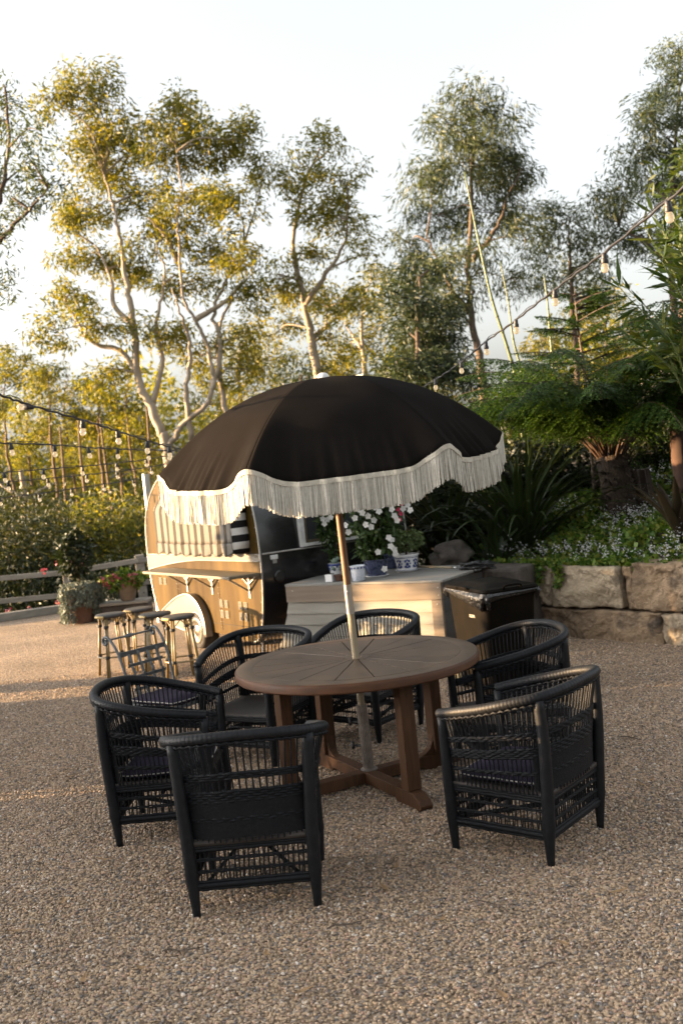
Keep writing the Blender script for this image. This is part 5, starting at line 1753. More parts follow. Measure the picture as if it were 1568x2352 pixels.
shrub('olive green bush between the planter and the caravan', 290, 1240, 19.5, 1.5, 1.1, G['gum'], 4000)
shrub('dusky bush low behind the fence beside the caravan', 300, 1335, 17.9, 1.2, 0.7, G['dark'], 3000)
shrub('low dark bush under the fence behind the planter', 200, 1375, 17.5, 1.1, 0.6, G['dark'], 2600)
shrub('far dark thicket beyond the left fence', 110, 1180, 25, 2.8, 1.4, G['shrub'], 4600, leaf=(.14, .06))
shrub('far dark thicket behind the caravan', 420, 1180, 24, 3.0, 1.6, G['shrub'], 4200, leaf=(.14, .06))

# ------------------------------------------------------------------ garden on the right: fern, flax, covers
def hbed(x, y):
    return bed_h(x, y)

def frond_geo(base, az, L, e0, e1, pin=0.30, nP=30, twist=0.0):
    pts = []
    p = np.array(base, float)
    h = np.array((math.cos(az), math.sin(az), 0.0))
    N = 22
    for i in range(N + 1):
        t = i / N
        el = e0 + (e1 - e0) * t ** 1.2
        pts.append(p.copy())
        p = p + (h * math.cos(el) + np.array((0, 0, 1.0)) * math.sin(el)) * L / N
    pts = np.array(pts)
    side = np.array((-math.sin(az), math.cos(az), 0.0))
    Pb, Db, Sb, Lb, Wb = [], [], [], [], []
    for k in range(nP):
        t = 0.16 + 0.83 * (k + 0.5) / nP
        i = min(N - 1, int(t * N))
        f = t * N - i
        p0 = pts[i] * (1 - f) + pts[i + 1] * f
        tg = pts[i + 1] - pts[i]
        tg /= np.linalg.norm(tg)
        nrm_ = np.cross(side, tg)
        lp = pin * min(1.0, (t - 0.10) / 0.22) * max(0.06, 1 - max(0, (t - 0.45) / 0.55) ** 1.5)
        for s in (-1, 1):
            pd = side * s * 0.80 + tg * 0.46 + np.array((0, 0, -1.0)) * rng.uniform(0.15, 0.75)
            pd /= np.linalg.norm(pd)
            m_ = max(4, int(lp / 0.018))
            ts = (np.arange(m_) + 0.5) / m_
            droop = -0.25 * lp * ts ** 2
            q = p0 + pd * (lp * ts)[:, None] + np.array((0, 0, 1.0)) * droop[:, None]
            perp = np.cross(pd, np.array((0, 0, 1.0)))
            perp /= np.linalg.norm(perp) + 1e-9
            wl_ = 0.056 * (1 - 0.7 * ts) * (0.5 + 0.5 * lp / pin)
            for s2 in (-1, 1):
                d = nrm(perp * s2 * 0.92 + pd * 0.40 + np.array((0, 0, 1.0)) * rng.normal(-0.1, 0.45, (m_, 1)))
                Pb.append(q)
                Db.append(d)
                Sb.append(np.tile(pd, (m_, 1)))
                Lb.append(wl_)
                Wb.append(np.full(m_, 0.024))
    return pts, np.concatenate(Pb), np.concatenate(Db), np.concatenate(Sb), np.concatenate(Lb), np.concatenate(Wb)

def frond(root, base, az, L, e0, e1, pin=0.30, nP=30):
    pts, P_, D_, S_, L_, W_ = frond_geo(base, az, L, e0, e1, pin, nP)
    v_, q_ = leaf_geo(P_, D_, S_, L_, W_)
    fr_ = np_mesh('frond', v_, q_, G['fern'], root)
    r_ = [0.014 * (1 - 0.85 * i / (len(pts) - 1)) for i in range(len(pts))]
    MB().tube([V(*p) for p in pts], r_, 5).build('stalk', MAT['rachis'], fr_, smooth='all')

fb = at(1425, 1165, 11.0)
fb.z = hbed(fb.x, fb.y) - 0.1
fc = at(1400, 1045, 11.0)
fern = thing('tree_fern', 'spreading tree fern with shaggy brown trunk in the garden bed', 'tree fern', fb)
tp = smooth_path([V(0, 0, -0.1), (fc - fb) * 0.5 + V(0.02, 0, 0), fc - fb], 6)
tr = MB().tube(tp, [0.21 - 0.004 * i for i in range(len(tp))], 12)
for k in range(160):
    t = rng.uniform(0.0, 1.0)
    a = rng.uniform(0, 6.28)
    c = tp[min(len(tp) - 1, int(t * len(tp)))]
    d = V(math.cos(a), math.sin(a), 0)
    tr.tube([c + d * 0.17, c + d * rng.uniform(0.22, 0.27) + V(0, 0, rng.uniform(-0.10, 0.12))], [0.016, 0.004], 4)
tr.build('trunk', MAT['fernbark'], fern, smooth='all')
c0 = fc - fb
for k in range(46):
    az = 2 * math.pi * k / 46 + rng.uniform(-0.12, 0.12)
    ring_ = k % 3
    e0 = R([62, 72, 54][ring_] + rng.uniform(-5, 5))
    e1 = R([-34, -26, -38][ring_] + rng.uniform(-8, 8))
    L = rng.uniform(2.0, 2.55)
    b0 = c0 + V(math.cos(az), math.sin(az), 0) * 0.08 + V(0, 0, rng.uniform(-0.15, 0.05))
    frond(fern, b0, az, L, e0, e1, 0.42, 44)
# a second tree fern whose crown reaches in from the right edge
f2 = at(1720, 900, 9.6)
fern2 = thing('tree_fern', 'tall tree fern at the right edge, its fronds arching into view', 'tree fern', (f2.x, f2.y, hbed(f2.x, f2.y) - 0.2))
h2 = f2.z - fern2.location.z
MB().tube([(0, 0, 0), (0.02, 0, h2 * 0.5), (0, 0, h2)], [0.16, 0.14, 0.12], 10).build('trunk', MAT['fernbark'], fern2, smooth='all')
for k in range(16):
    az = R(95 + 170 * k / 15) + rng.uniform(-0.1, 0.1)
    frond(fern2, V(0, 0, h2), az, rng.uniform(1.5, 1.95), R(rng.uniform(45, 75)), R(rng.uniform(-35, -5)), 0.32, 32)

def strap(root, base, az, L, e0, e1, w, mat, name='leaf', fold=0.25):
    p = Vector(base)
    h = V(math.cos(az), math.sin(az), 0)
    s = V(-h.y, h.x, 0)
    rows = []
    N = 9
    for i in range(N + 1):
        t = i / N
        el = e0 + (e1 - e0) * t ** 1.6
        ww = w * (1 - t ** 3) * (0.7 + 0.3 * min(1, t * 4))
        up_ = V(0, 0, math.cos(el)) - h * math.sin(el)
        rows.append([p + s * ww / 2 + up_ * ww * fold, p.copy(), p - s * ww / 2 + up_ * ww * fold])
        p = p + (h * math.cos(el) + V(0, 0, 1) * math.sin(el)) * L / N
    return MB().grid(rows).build(name, mat, root, smooth='all')

def flax(label, u, v, y, n, L, zoff=0.0):
    b0 = at(u, v, y)
    b0.z = hbed(b0.x, b0.y) - 0.08
    root = thing('flax_clump', label, 'flax', b0)
    for k in range(n):
        az = 2 * math.pi * k / n * 3.0 + rng.uniform(-0.3, 0.3)
        q = k / n
        e0 = R(34 + 46 * q + rng.uniform(-8, 8))
        e1 = R(-62 + 88 * q + rng.uniform(-18, 18))
        strap(root, V(rng.uniform(-0.08, 0.08), rng.uniform(-0.08, 0.08), 0), az, L * rng.uniform(0.75, 1.1), e0, e1, rng.uniform(0.05, 0.075), G['flax'])
    return root
flax('big dark flax clump beside the umbrella, left of the tree fern', 1200, 1190, 10.9, 80, 1.65)
flax('smaller flax clump behind the white mandevilla', 1030, 1190, 11.6, 60, 1.4)
flax('drooping flax clump at the front of the bed', 1130, 1220, 10.6, 26, 0.95)

# bromeliad at the right edge
b0 = at(1562, 1235, 9.4)
b0.z = hbed(b0.x, b0.y) - 0.02
br_ = thing('bromeliad', 'reddish broad-leaved bromeliad at the right edge of the bed', 'bromeliad', b0)
for k in range(14):
    strap(br_, V(0, 0, 0), 2 * math.pi * k / 14 * 3 + 0.3, rng.uniform(0.6, 0.8), R(rng.uniform(55, 80)), R(rng.uniform(10, 60)), 0.11, G['brom'], fold=0.35)
# old stump
b0 = at(1445, 1150, 11.5)
b0.z = hbed(b0.x, b0.y) - 0.1
sm_ = thing('tree_stump', 'cut grey tree stump behind the tree fern trunk', 'stump', b0)
hh = at(1445, 1080, 11.5).z - b0.z
vs = []
mbp = MB()
rows = []
for j in range(9):
    t = j / 8
    rows.append([V((0.24 + 0.05 * (1 - t)) * (1 + 0.08 * math.sin(k * 3) + 0.06 * math.sin(k * 5.3 + 1)) * math.cos(2 * math.pi * k / 36), (0.24 + 0.05 * (1 - t)) * (1 + 0.08 * math.sin(k * 3) + 0.06 * math.sin(k * 5.3 + 1)) * math.sin(2 * math.pi * k / 36), hh * t) for k in range(37)])
mbp.grid(rows)
mbp.add([rows[-1][k] for k in range(36)], [tuple(range(36))])
mbp.build('bole', MAT['stumpwood'], sm_, smooth=True)
# clipped shrub behind the stump
b0 = at(1462, 1045, 12.3)
zb = hbed(b0.x, b0.y)
cs_ = thing('clipped_shrub', 'dense dark green rounded shrub behind the stump', 'shrub', (b0.x, b0.y, zb))
foliage_ball('crown', cs_, (0, 0, b0.z - zb), (0.50, 0.45, 0.40), 5200, 0.07, 0.02, G['dark'], shell=0.3)
foliage_ball('fresh_growth', cs_, (0, 0, b0.z - zb + 0.08), (0.50, 0.45, 0.36), 1600, 0.07, 0.018, G['fern'], shell=0.8)
MB().tube([(0, 0, 0), (0, 0, b0.z - zb)], 0.04, 7).build('trunk', MAT['barkdark'], cs_)
# red-barked trunk at the right edge
t0 = at(1568, 1120, 10.6)
tr_ = thing('red_trunk_tree', 'slim tree with reddish bark at the right edge behind the bed', 'tree', (t0.x, t0.y, hbed(t0.x, t0.y) - 0.1))
pts = [at(1572, 1130, 10.6), at(1560, 1040, 10.6), at(1556, 950, 10.65), at(1562, 850, 10.7), at(1575, 700, 10.8), at(1590, 500, 11.0)]
pl_ = [p - tr_.location for p in smooth_path(pts, 5)]
MB().tube(pl_, [0.10 - 0.0015 * i for i in range(len(pl_))], 10).build('trunk', MAT['barkred'], tr_, smooth='all')
cpt = at(1660, 420, 11.5) - tr_.location
foliage_ball('crown', tr_, cpt, (0.7, 0.8, 0.8), 1500, 0.14, 0.035, G['bamboo'], droop=0.4)
# bamboo with broad leaves, upper right
b0 = at(1590, 1000, 9.0)
bm_ = thing('broadleaf_bamboo', 'arching bamboo with broad pointed leaves in the upper right corner', 'bamboo', (b0.x, b0.y, hbed(b0.x, b0.y) - 0.1))
cul = MB()
Pn, Dn = [], []
for k in range(26):
    tu, tv = rng.uniform(1420, 1640), rng.uniform(470, 770)
    if tu < 1480 and tv < 600:
        tu += 90
    tip = at(tu, tv, rng.uniform(7.6, 9.6)) - bm_.location
    mid = tip * 0.6 + V(0.25, 0, 0.30)
    path = smooth_path([(0.05 * math.cos(k), 0.05 * math.sin(k), 0), mid, tip], 8)
    cul.tube(path, [0.013 * (1 - 0.8 * i / (len(path) - 1)) for i in range(len(path))], 5)
    for i in range(8, len(path)):
        for s in range(3):
            Pn.append(tuple(path[i]))
            d = (path[i] - path[i - 1]).normalized() * 0.4 + V(rng.uniform(-1, 0.4), rng.uniform(-0.8, 0.5), rng.uniform(-0.55, 0.35))
            Dn.append(tuple(d.normalized()))
cul.build('culm', MAT['culm'], bm_, smooth='all')
Pn, Dn = np.array(Pn), np.array(Dn)
S_ = nrm(np.cross(Dn, rng.normal(size=Dn.shape) * 0.5 + np.array((0, 0, 1.0))))
v_, q_ = leaf_geo(Pn, Dn, S_, rng.uniform(0.17, 0.30, len(Pn)), rng.uniform(0.028, 0.045, len(Pn)), 0.12)
np_mesh('foliage', v_, q_, G['bamboo'], bm_)
# bare leaning bamboo poles
for lab, knots, y, r_ in (('tall leaning green bamboo pole in front of the tall she-oak', [(1190, 905), (1165, 800), (1130, 690), (1100, 560), (1066, 395)], 13.0, 0.030),
                          ('thin green bamboo shoot right of the tall leaning pole', [(1200, 880), (1178, 780), (1166, 690), (1148, 600)], 13.2, 0.022),
                          ('upright green bamboo pole left of the ferny sapling', [(1270, 850), (1262, 760), (1256, 690), (1248, 630)], 12.8, 0.022)):
    pts = [at(u, v, y) for u, v in knots]
    g0 = V(pts[0].x, pts[0].y, hbed(pts[0].x, pts[0].y) - 0.05)
    path = [p - g0 for p in smooth_path([g0] + pts, 6)]
    rt = thing('bamboo_pole', lab, 'bamboo', g0, 0, 'bare bamboo poles above the garden')
    rad = [r_ * (1 - 0.65 * i / (len(path) - 1)) for i in range(len(path))]
    MB().tube(path, rad, 8).build('culm', MAT['culm'], rt, smooth='all')
    nd = MB()
    for i in range(2, len(path) - 1, 2):
        nd.tube([path[i], path[i] + (path[i + 1] - path[i]).normalized() * 0.02], rad[i] * 1.22, 8)
    nd.build('node_ring', MAT['culm'], rt, smooth='all')
# ferny sapling with level sprays
b0 = at(1342, 870, 12.2)
sap = thing('ferny_sapling', 'slim sapling with level feathery sprays above the tree fern', 'sapling', (b0.x, b0.y, hbed(b0.x, b0.y)))
pts = [V(b0.x, b0.y, hbed(b0.x, b0.y)), at(1342, 865, 12.2), at(1332, 790, 12.2), at(1322, 710, 12.2), at(1318, 660, 12.2)]
path = [p - sap.location for p in smooth_path(pts, 5)]
MB().tube(path, [0.022 * (1 - 0.8 * i / (len(path) - 1)) for i in range(len(path))], 6).build('trunk', MAT['barkdark'], sap, smooth='all')
for k in range(26):
    i = int(6 + (len(path) - 8) * k / 26)
    az = rng.uniform(0, 6.28)
    frond(sap, path[i], az, rng.uniform(0.45, 0.85) * (1.15 - 0.5 * k / 26), R(rng.uniform(5, 25)), R(rng.uniform(-15, 5)), 0.13, 16)

# ground cover with white flower spikes
N = 28000
s_ = rng.uniform(-2.2, 3.4, N)
d_ = 0.02 + 3.6 * rng.uniform(0, 1, N) ** 1.35
px_ = WP.x + WD.x * s_ - WF.x * d_
py_ = WP.y + WD.y * s_ - WF.y * d_
ok = px_ > 1.35
px_, py_ = px_[ok], py_[ok]
pz_ = np.array([bed_h(x, y) for x, y in zip(px_, py_)]) + rng.uniform(0.02, 0.15, len(px_)) * (0.6 + 0.6 * np.sin(px_ * 6) * np.sin(py_ * 5))
pz_ = np.maximum(pz_, 0.70)
P_ = np.stack([px_, py_, pz_], 1)
v_, q_ = rand_leaves(P_, 0.058, 0.052, -0.15, flat=0.5)
o = np_mesh('ground_cover', v_, q_, G['cover'], kind='stuff')
tag(o, 'bright green leafy ground cover filling the raised bed', 'ground cover')
N = 1500
s_ = rng.uniform(-1.6, 1.7, N)
d_ = 0.08 + 2.6 * rng.uniform(0, 1, N) ** 1.1
px_ = WP.x + WD.x * s_ - WF.x * d_
py_ = WP.y + WD.y * s_ - WF.y * d_
cl_ = np.sin(px_ * 4.3 + 1) * np.sin(py_ * 3.7) + rng.uniform(-0.8, 0.8, N)
ok = (px_ > 1.5) & (cl_ > 0.05)
px_, py_ = px_[ok], py_[ok]
pz_ = np.maximum(np.array([bed_h(x, y) for x, y in zip(px_, py_)]), 0.66) + rng.uniform(0.10, 0.22, len(px_))
P_ = np.repeat(np.stack([px_, py_, pz_], 1), 6, 0) + rng.normal(0, 1, (len(px_) * 6, 3)) * np.array((0.012, 0.012, 0.024))
v_, q_ = rand_leaves(P_, 0.022, 0.012, 0.3)
o = np_mesh('white_flower_spikes', v_, q_, G['petal'], kind='stuff')
tag(o, 'small white flower spikes scattered through the ground cover', 'flowers')
# trailing vine over the wall
for lab, s0, wdt, drop, nn in (('green vine trailing over the wall beside the wheelie bin', -1.12, 0.13, 0.62, 700), ('short green vine hanging over the pale sandstone block', -0.47, 0.07, 0.26, 170), ('leafy vine spilling over the wall top behind the bin', -0.78, 0.22, 0.22, 420)):
    root = thing('trailing_vine', lab, 'vine', WP + WD * s0 + WF * 0.06 + V(0, 0, 0.70))
    t = rng.uniform(0, 1, nn) ** 1.2
    x = rng.normal(0, wdt * 0.5, nn) * (1 - 0.6 * t)
    pts_ = np.stack([WD.x * x + WF.x * (0.03 + 0.03 * rng.uniform(0, 1, nn)), WD.y * x + WF.y * (0.03 + 0.03 * rng.uniform(0, 1, nn)), 0.06 - t * drop], 1)
    v_, q_ = rand_leaves(pts_, 0.045, 0.04, 0.3)
    np_mesh('foliage', v_, q_, G['cover'], root)
    MB().tube([(0, 0, 0.05), (WF.x * 0.03, WF.y * 0.03, -drop * 0.5), (WF.x * 0.03, WF.y * 0.03, -drop * 0.95)], 0.004, 5).build('stem', MAT['rachis'], root)
# dark shrubs that close the view behind the bed
def bshrub(label, u, v, y, rx, rz, n, mat='dark', leaf=(0.10, 0.04)):
    p = at(u, v, y)
    shrub(label, u, v, y, rx, rz, G[mat], n, leaf=leaf, zbase=hbed(p.x, p.y) - 0.2 if p.x > 1.2 else 0.0)
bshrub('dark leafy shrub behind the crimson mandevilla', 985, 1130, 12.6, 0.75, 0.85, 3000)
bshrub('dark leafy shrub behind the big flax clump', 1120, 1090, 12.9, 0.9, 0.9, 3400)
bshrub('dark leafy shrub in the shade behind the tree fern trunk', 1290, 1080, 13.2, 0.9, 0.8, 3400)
bshrub('deep green shrub at the right edge beyond the bed', 1560, 1000, 14.0, 0.9, 1.0, 2600, 'shrub')
bshrub('low dark shrub between the platform and the flax', 1000, 1225, 11.7, 0.5, 0.35, 1600)

# ------------------------------------------------------------------ trees
def px2m(p, y):
    return p * y / F_PX

def gum(name, label, y, trunks, clumps, leafmat, barkmat, dens=1.0, leaf=(0.16, 0.045), droop=0.75, base_z=-0.6, r0=0.16, cat='gum tree', group=None, spread=1.2, twigs=True):
    base = at(*trunks[0][0], y)
    root = thing(name, label, cat, (base.x, base.y, base_z), 0, group)
    loc = root.location
    tb = MB()
    nodes = []
    for ti, tk in enumerate(trunks):
        yy = y + (0 if ti == 0 else rng.uniform(-1.2, 1.2))
        pts = []
        for i, (u, v) in enumerate(tk):
            f = i / max(1, len(tk) - 1)
            pts.append(at(u, v, y + (yy - y) * f) - loc)
        if ti == 0 and pts[0].z > 0.1:
            pts = [V(pts[0].x + 0.1, pts[0].y, -0.3)] + pts
        path = smooth_path(pts, 6)
        for i in range(1, len(path) - 1):
            path[i] = path[i] + V(rng.normal(0, 0.02), rng.normal(0, 0.02), 0)
        ra = r0 if ti == 0 else r0 * 0.55
        tb.tube(path, [ra * (1 - 0.82 * i / (len(path) - 1)) for i in range(len(path))], 8)
        nodes += path[len(path) // 3:]
    tufts, tdirs = [], []
    for (u, v, ru, rv) in clumps:
        c = at(u, v, y + rng.uniform(-spread, spread)) - loc
        rx, rz = px2m(ru, y), px2m(rv, y)
        # limb to the clump
        if twigs and nodes:
            nb = min(nodes, key=lambda q: (q - c).length + (1.5 if q.z > c.z else 0))
            mid = nb.lerp(c, 0.5) + V(rng.normal(0, 0.15), rng.normal(0, 0.15), 0.15)
            pa = smooth_path([nb, mid, c], 4)
            tb.tube(pa, [r0 * 0.22 * (1 - 0.8 * i / (len(pa) - 1)) for i in range(len(pa))], 5)
        area = ru * rv
        nt = max(4, int(area / 240))
        for k in range(nt):
            d = rng.normal(size=3)
            d /= np.linalg.norm(d)
            q = np.array(c) + d * np.array((rx, max(rx * 0.8, 0.5), rz)) * rng.uniform(0.15, 1.0) ** 0.5
            nl_ = int(rng.uniform(50, 120) * dens)
            tr2 = rng.uniform(0.18, 0.36)
            off_ = nrm(rng.normal(size=(nl_, 3))) * (rng.uniform(0, 1, (nl_, 1)) ** 0.5)
            tufts.append(q + off_ * np.array((tr2, tr2, tr2 * 0.75)) * 1.7)
            td = np.array((rng.normal(0, 0.55), rng.normal(0, 0.55), -0.3))
            tdirs.append(np.tile(td, (nl_, 1)) + off_ * 0.5)
            if twigs and k % 3 == 0:
                tb.tube([c, V(*(np.array(c) * 0.4 + q * 0.6)) + V(0, 0, 0.08), V(*q)], [r0 * 0.09, r0 * 0.06, r0 * 0.03], 4, cap=False)
    tb.build('trunk', barkmat, root, smooth='all')
    P_ = np.concatenate(tufts)
    v_, q_ = rand_leaves(P_, leaf[0], leaf[1], droop * 0.6, out=np.concatenate(tdirs), outk=1.3)
    np_mesh('crown', v_, q_, leafmat, root)
    return root

BG_ = 'trees behind the yard'
gum('gum_tree', 'big sunlit gum tree with forked pale trunks behind the caravan', 26,
    [[(385, 1040), (370, 990), (345, 930), (318, 870), (311, 780), (300, 700), (286, 620), (274, 540), (262, 480), (240, 400)],
     [(385, 1030), (400, 1005), (430, 965), (470, 935), (490, 890), (488, 850), (470, 780), (448, 735), (424, 690), (412, 600), (410, 500), (416, 430), (402, 330)],
     [(490, 890), (508, 800), (492, 720), (520, 640), (560, 560)],
     [(318, 860), (275, 805), (215, 788), (175, 735), (150, 690)],
     [(305, 745), (262, 700), (255, 630), (215, 560)],
     [(412, 610), (380, 540), (340, 500)], [(440, 1010), (428, 900), (438, 800), (418, 730), (395, 660)], [(530, 1000), (512, 900), (500, 790), (528, 690), (590, 620)], [(350, 930), (372, 840), (360, 740), (378, 650), (360, 560)], [(448, 735), (520, 690), (560, 640)]],
    [(190, 190, 85, 45), (130, 230, 45, 40), (260, 235, 45, 35), (200, 290, 70, 50), (215, 350, 70, 45), (420, 265, 95, 45), (395, 335, 105, 55), (480, 355, 85, 55), (560, 325, 45, 55), (600, 400, 35, 45), (300, 330, 55, 45), (250, 400, 75, 45),
     (220, 475, 105, 40), (330, 450, 70, 45), (430, 465, 95, 45), (530, 475, 75, 45), (360, 540, 95, 45), (480, 570, 85, 40), (170, 520, 55, 35), (200, 600, 75, 45), (300, 620, 85, 45), (420, 650, 75, 45), (540, 600, 55, 45), (560, 690, 55, 45), (180, 680, 65, 45), (130, 760, 55, 45), (240, 750, 65, 35), (360, 760, 75, 45), (540, 780, 65, 45), (250, 860, 55, 45), (570, 850, 55, 45), (430, 820, 50, 40)],
    G['gum'], MAT['bark'], 1.0, r0=0.155, group=BG_)
gum('gum_tree', 'sparse sunlit gum with slim pale trunk above the umbrella', 27,
    [[(735, 1000), (728, 850), (715, 780), (700, 700), (682, 620), (672, 560), (690, 450), (735, 340)], [(700, 700), (740, 640), (790, 560), (800, 480)], [(715, 780), (760, 740), (800, 700)]],
    [(745, 325, 55, 35), (690, 385, 65, 45), (780, 415, 65, 45), (730, 480, 75, 45), (800, 500, 55, 45), (845, 590, 35, 45), (720, 590, 60, 35), (640, 640, 55, 45), (700, 690, 80, 45), (790, 690, 65, 45), (640, 760, 55, 50), (760, 780, 65, 45), (660, 430, 40, 40)],
    G['gum'], MAT['bark'], 0.8, r0=0.15, group=BG_)
gum('she_oak', 'tall dense grey-green she-oak right of the umbrella top', 24,
    [[(1112, 1000), (1108, 880), (1095, 800), (1080, 720), (1075, 640), (1080, 500), (1085, 330), (1085, 220)], [(1080, 720), (1020, 640), (980, 540)], [(1085, 600), (1140, 520), (1170, 440)]],
    [(1085, 225, 60, 50), (1035, 290, 70, 55), (1140, 300, 65, 55), (1085, 370, 110, 55), (985, 420, 60, 55), (1185, 390, 50, 55), (1005, 495, 90, 55), (1130, 490, 90, 55), (945, 560, 50, 45), (1060, 590, 100, 45), (1205, 545, 40, 55), (955, 640, 60, 45), (1050, 680, 80, 45), (1170, 640, 50, 45), (1000, 740, 70, 50), (1140, 400, 60, 60)],
    G['gumgrey'], MAT['barkdark'], 1.15, leaf=(0.17, 0.030), droop=1.3, r0=0.13, cat='tree', group=BG_)
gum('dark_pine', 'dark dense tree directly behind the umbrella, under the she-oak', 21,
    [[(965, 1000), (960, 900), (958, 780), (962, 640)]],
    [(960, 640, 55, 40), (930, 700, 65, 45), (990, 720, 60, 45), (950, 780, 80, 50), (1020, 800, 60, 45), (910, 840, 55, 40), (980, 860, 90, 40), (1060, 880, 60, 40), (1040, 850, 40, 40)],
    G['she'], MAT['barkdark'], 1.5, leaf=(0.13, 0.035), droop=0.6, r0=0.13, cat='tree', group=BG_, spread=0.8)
gum('gum_tree', 'tall grey gum cut by the right edge of the picture', 25,
    [[(1560, 1000), (1555, 800), (1540, 600), (1545, 400), (1560, 200)], [(1545, 620), (1480, 560), (1420, 520)], [(1542, 480), (1480, 400)]],
    [(1560, 120, 35, 50), (1540, 185, 45, 60), (1500, 260, 60, 50), (1555, 320, 55, 55), (1460, 345, 50, 45), (1420, 430, 50, 45), (1500, 440, 70, 55), (1400, 510, 60, 45), (1480, 550, 70, 45), (1560, 560, 50, 50), (1560, 440, 40, 60), (1620, 250, 50, 80), (1640, 420, 60, 80)],
    G['gumgrey'], MAT['barkdark'], 1.15, leaf=(0.17, 0.032), droop=1.2, r0=0.16, group=BG_)
gum('gum_tree', 'smaller grey gum between the she-oak and the right edge gum', 27,
    [[(1330, 1000), (1325, 850), (1315, 720), (1310, 600), (1305, 520)]],
    [(1300, 505, 55, 40), (1345, 560, 55, 45), (1275, 570, 50, 45), (1310, 630, 70, 40), (1250, 640, 40, 40), (1380, 610, 40, 40), (1350, 690, 60, 40), (1250, 500, 30, 40)],
    G['gumgrey'], MAT['barkdark'], 1.0, leaf=(0.16, 0.035), droop=1.0, r0=0.12, group=BG_)
gum('gum_tree', 'dark thin gum leaning in from the left edge of the picture', 20,
    [[(-90, 1000), (-70, 800), (-40, 600), (-10, 480), (20, 360), (15, 220)], [(-30, 580), (20, 530), (70, 480), (110, 430)], [(-20, 500), (-40, 400)]],
    [(12, 215, 35, 45), (-25, 300, 50, 50), (40, 340, 45, 40), (95, 300, 35, 30), (20, 430, 45, 30), (112, 425, 35, 22), (60, 470, 50, 28), (0, 540, 45, 30), (-10, 640, 35, 45), (-60, 420, 50, 60), (60, 390, 30, 25)],
    G['gumgrey'], MAT['barkdark'], 0.75, leaf=(0.14, 0.034), droop=0.8, r0=0.12, group=BG_)
gum('gum_tree', 'golden low gum between the caravan and the she-oak', 31,
    [[(840, 1000), (838, 860), (830, 760), (838, 680)], [(830, 800), (790, 740)]],
    [(850, 650, 50, 40), (820, 710, 60, 40), (870, 760, 55, 45), (800, 800, 65, 45), (880, 690, 40, 40), (840, 860, 70, 45), (760, 860, 60, 40)],
    G['gum'], MAT['bark'], 0.95, r0=0.14, group=BG_)
gum('gum_tree', 'low sunlit gum behind the forked trunks', 33,
    [[(560, 1050), (555, 920), (545, 850), (560, 780)], [(552, 900), (600, 830)]],
    [(560, 800, 70, 45), (620, 830, 60, 45), (500, 850, 60, 45), (580, 900, 80, 45), (650, 900, 60, 45), (480, 930, 70, 45), (560, 970, 80, 40), (680, 830, 50, 40)],
    G['gum'], MAT['bark'], 0.8, r0=0.13, group=BG_)
gum('gum_tree', 'pale sunlit sapling gum behind the ferny sapling', 30,
    [[(1400, 1000), (1398, 880), (1390, 760), (1400, 700)]],
    [(1400, 700, 60, 40), (1350, 740, 55, 40), (1440, 760, 60, 45), (1300, 760, 60, 40), (1390, 800, 80, 45), (1250, 780, 50, 40), (1480, 820, 60, 45), (1230, 830, 50, 40), (1330, 850, 60, 40)],
    G['gum'], MAT['bark'], 0.75, r0=0.12, group=BG_)
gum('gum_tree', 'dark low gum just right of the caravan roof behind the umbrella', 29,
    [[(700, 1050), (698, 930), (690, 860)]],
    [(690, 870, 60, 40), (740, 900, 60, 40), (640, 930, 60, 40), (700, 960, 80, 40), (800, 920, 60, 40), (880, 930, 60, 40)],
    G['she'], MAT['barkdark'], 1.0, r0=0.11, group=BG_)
# sunlit woodland on the left, each a slim pale-trunked tree
wood = [
    ('pale slim trunk tree, first from the left edge of the woodland', 20, 36, 0.12, [(20, 820, 60, 45), (60, 870, 60, 45), (-20, 900, 60, 45), (40, 940, 60, 40), (0, 1010, 60, 40)]),
    ('woodland tree with pale leaning trunk above the lowest festoon string', 120, 35, 0.13, [(110, 860, 65, 45), (170, 900, 60, 45), (80, 930, 60, 40), (150, 960, 70, 40), (200, 960, 50, 40), (110, 1010, 60, 40)]),
    ('woodland tree with dark crown between the festoon strings', 225, 34, 0.12, [(215, 900, 55, 40), (255, 930, 55, 40), (190, 970, 55, 40), (240, 990, 60, 40), (290, 960, 45, 40), (220, 1040, 60, 40)]),
    ('slim woodland tree beside the steel pole', 305, 33, 0.11, [(300, 920, 50, 40), (330, 960, 50, 40), (280, 1000, 50, 40), (320, 1040, 50, 35), (350, 1000, 40, 40)]),
    ('far woodland tree low on the left, bright yellow crown', 60, 44, 0.14, [(50, 990, 60, 35), (90, 1030, 60, 35), (20, 1050, 60, 35), (70, 1080, 70, 35)]),
    ('far woodland tree low behind the festoon strings, golden crown', 165, 45, 0.14, [(160, 1000, 60, 35), (200, 1040, 60, 35), (130, 1050, 60, 35), (170, 1090, 70, 35)]),
    ('far woodland tree with golden crown next to the caravan', 265, 43, 0.14, [(260, 1020, 55, 35), (300, 1060, 55, 35), (230, 1080, 60, 35), (330, 1080, 50, 35)]),
    ('far woodland tree beyond the left edge', -70, 40, 0.14, [(-70, 960, 70, 45), (-40, 1040, 70, 45), (-100, 1040, 60, 45)]),
]
for lab, u, y, r_, cl in wood:
    du = rng.uniform(-14, 14)
    gum('woodland_tree', lab, y, [[(u + 22, 1230), (u + 14 + du * .3, 1130), (u + du * .6, 1030), (u - 6 + du, 930), (u - 8, 860)]], cl, G['gum'], MAT['barkwarm'], 1.0, leaf=(0.17, 0.05), r0=r_ * 0.75, base_z=-1.2, group='sunlit woodland on the left')
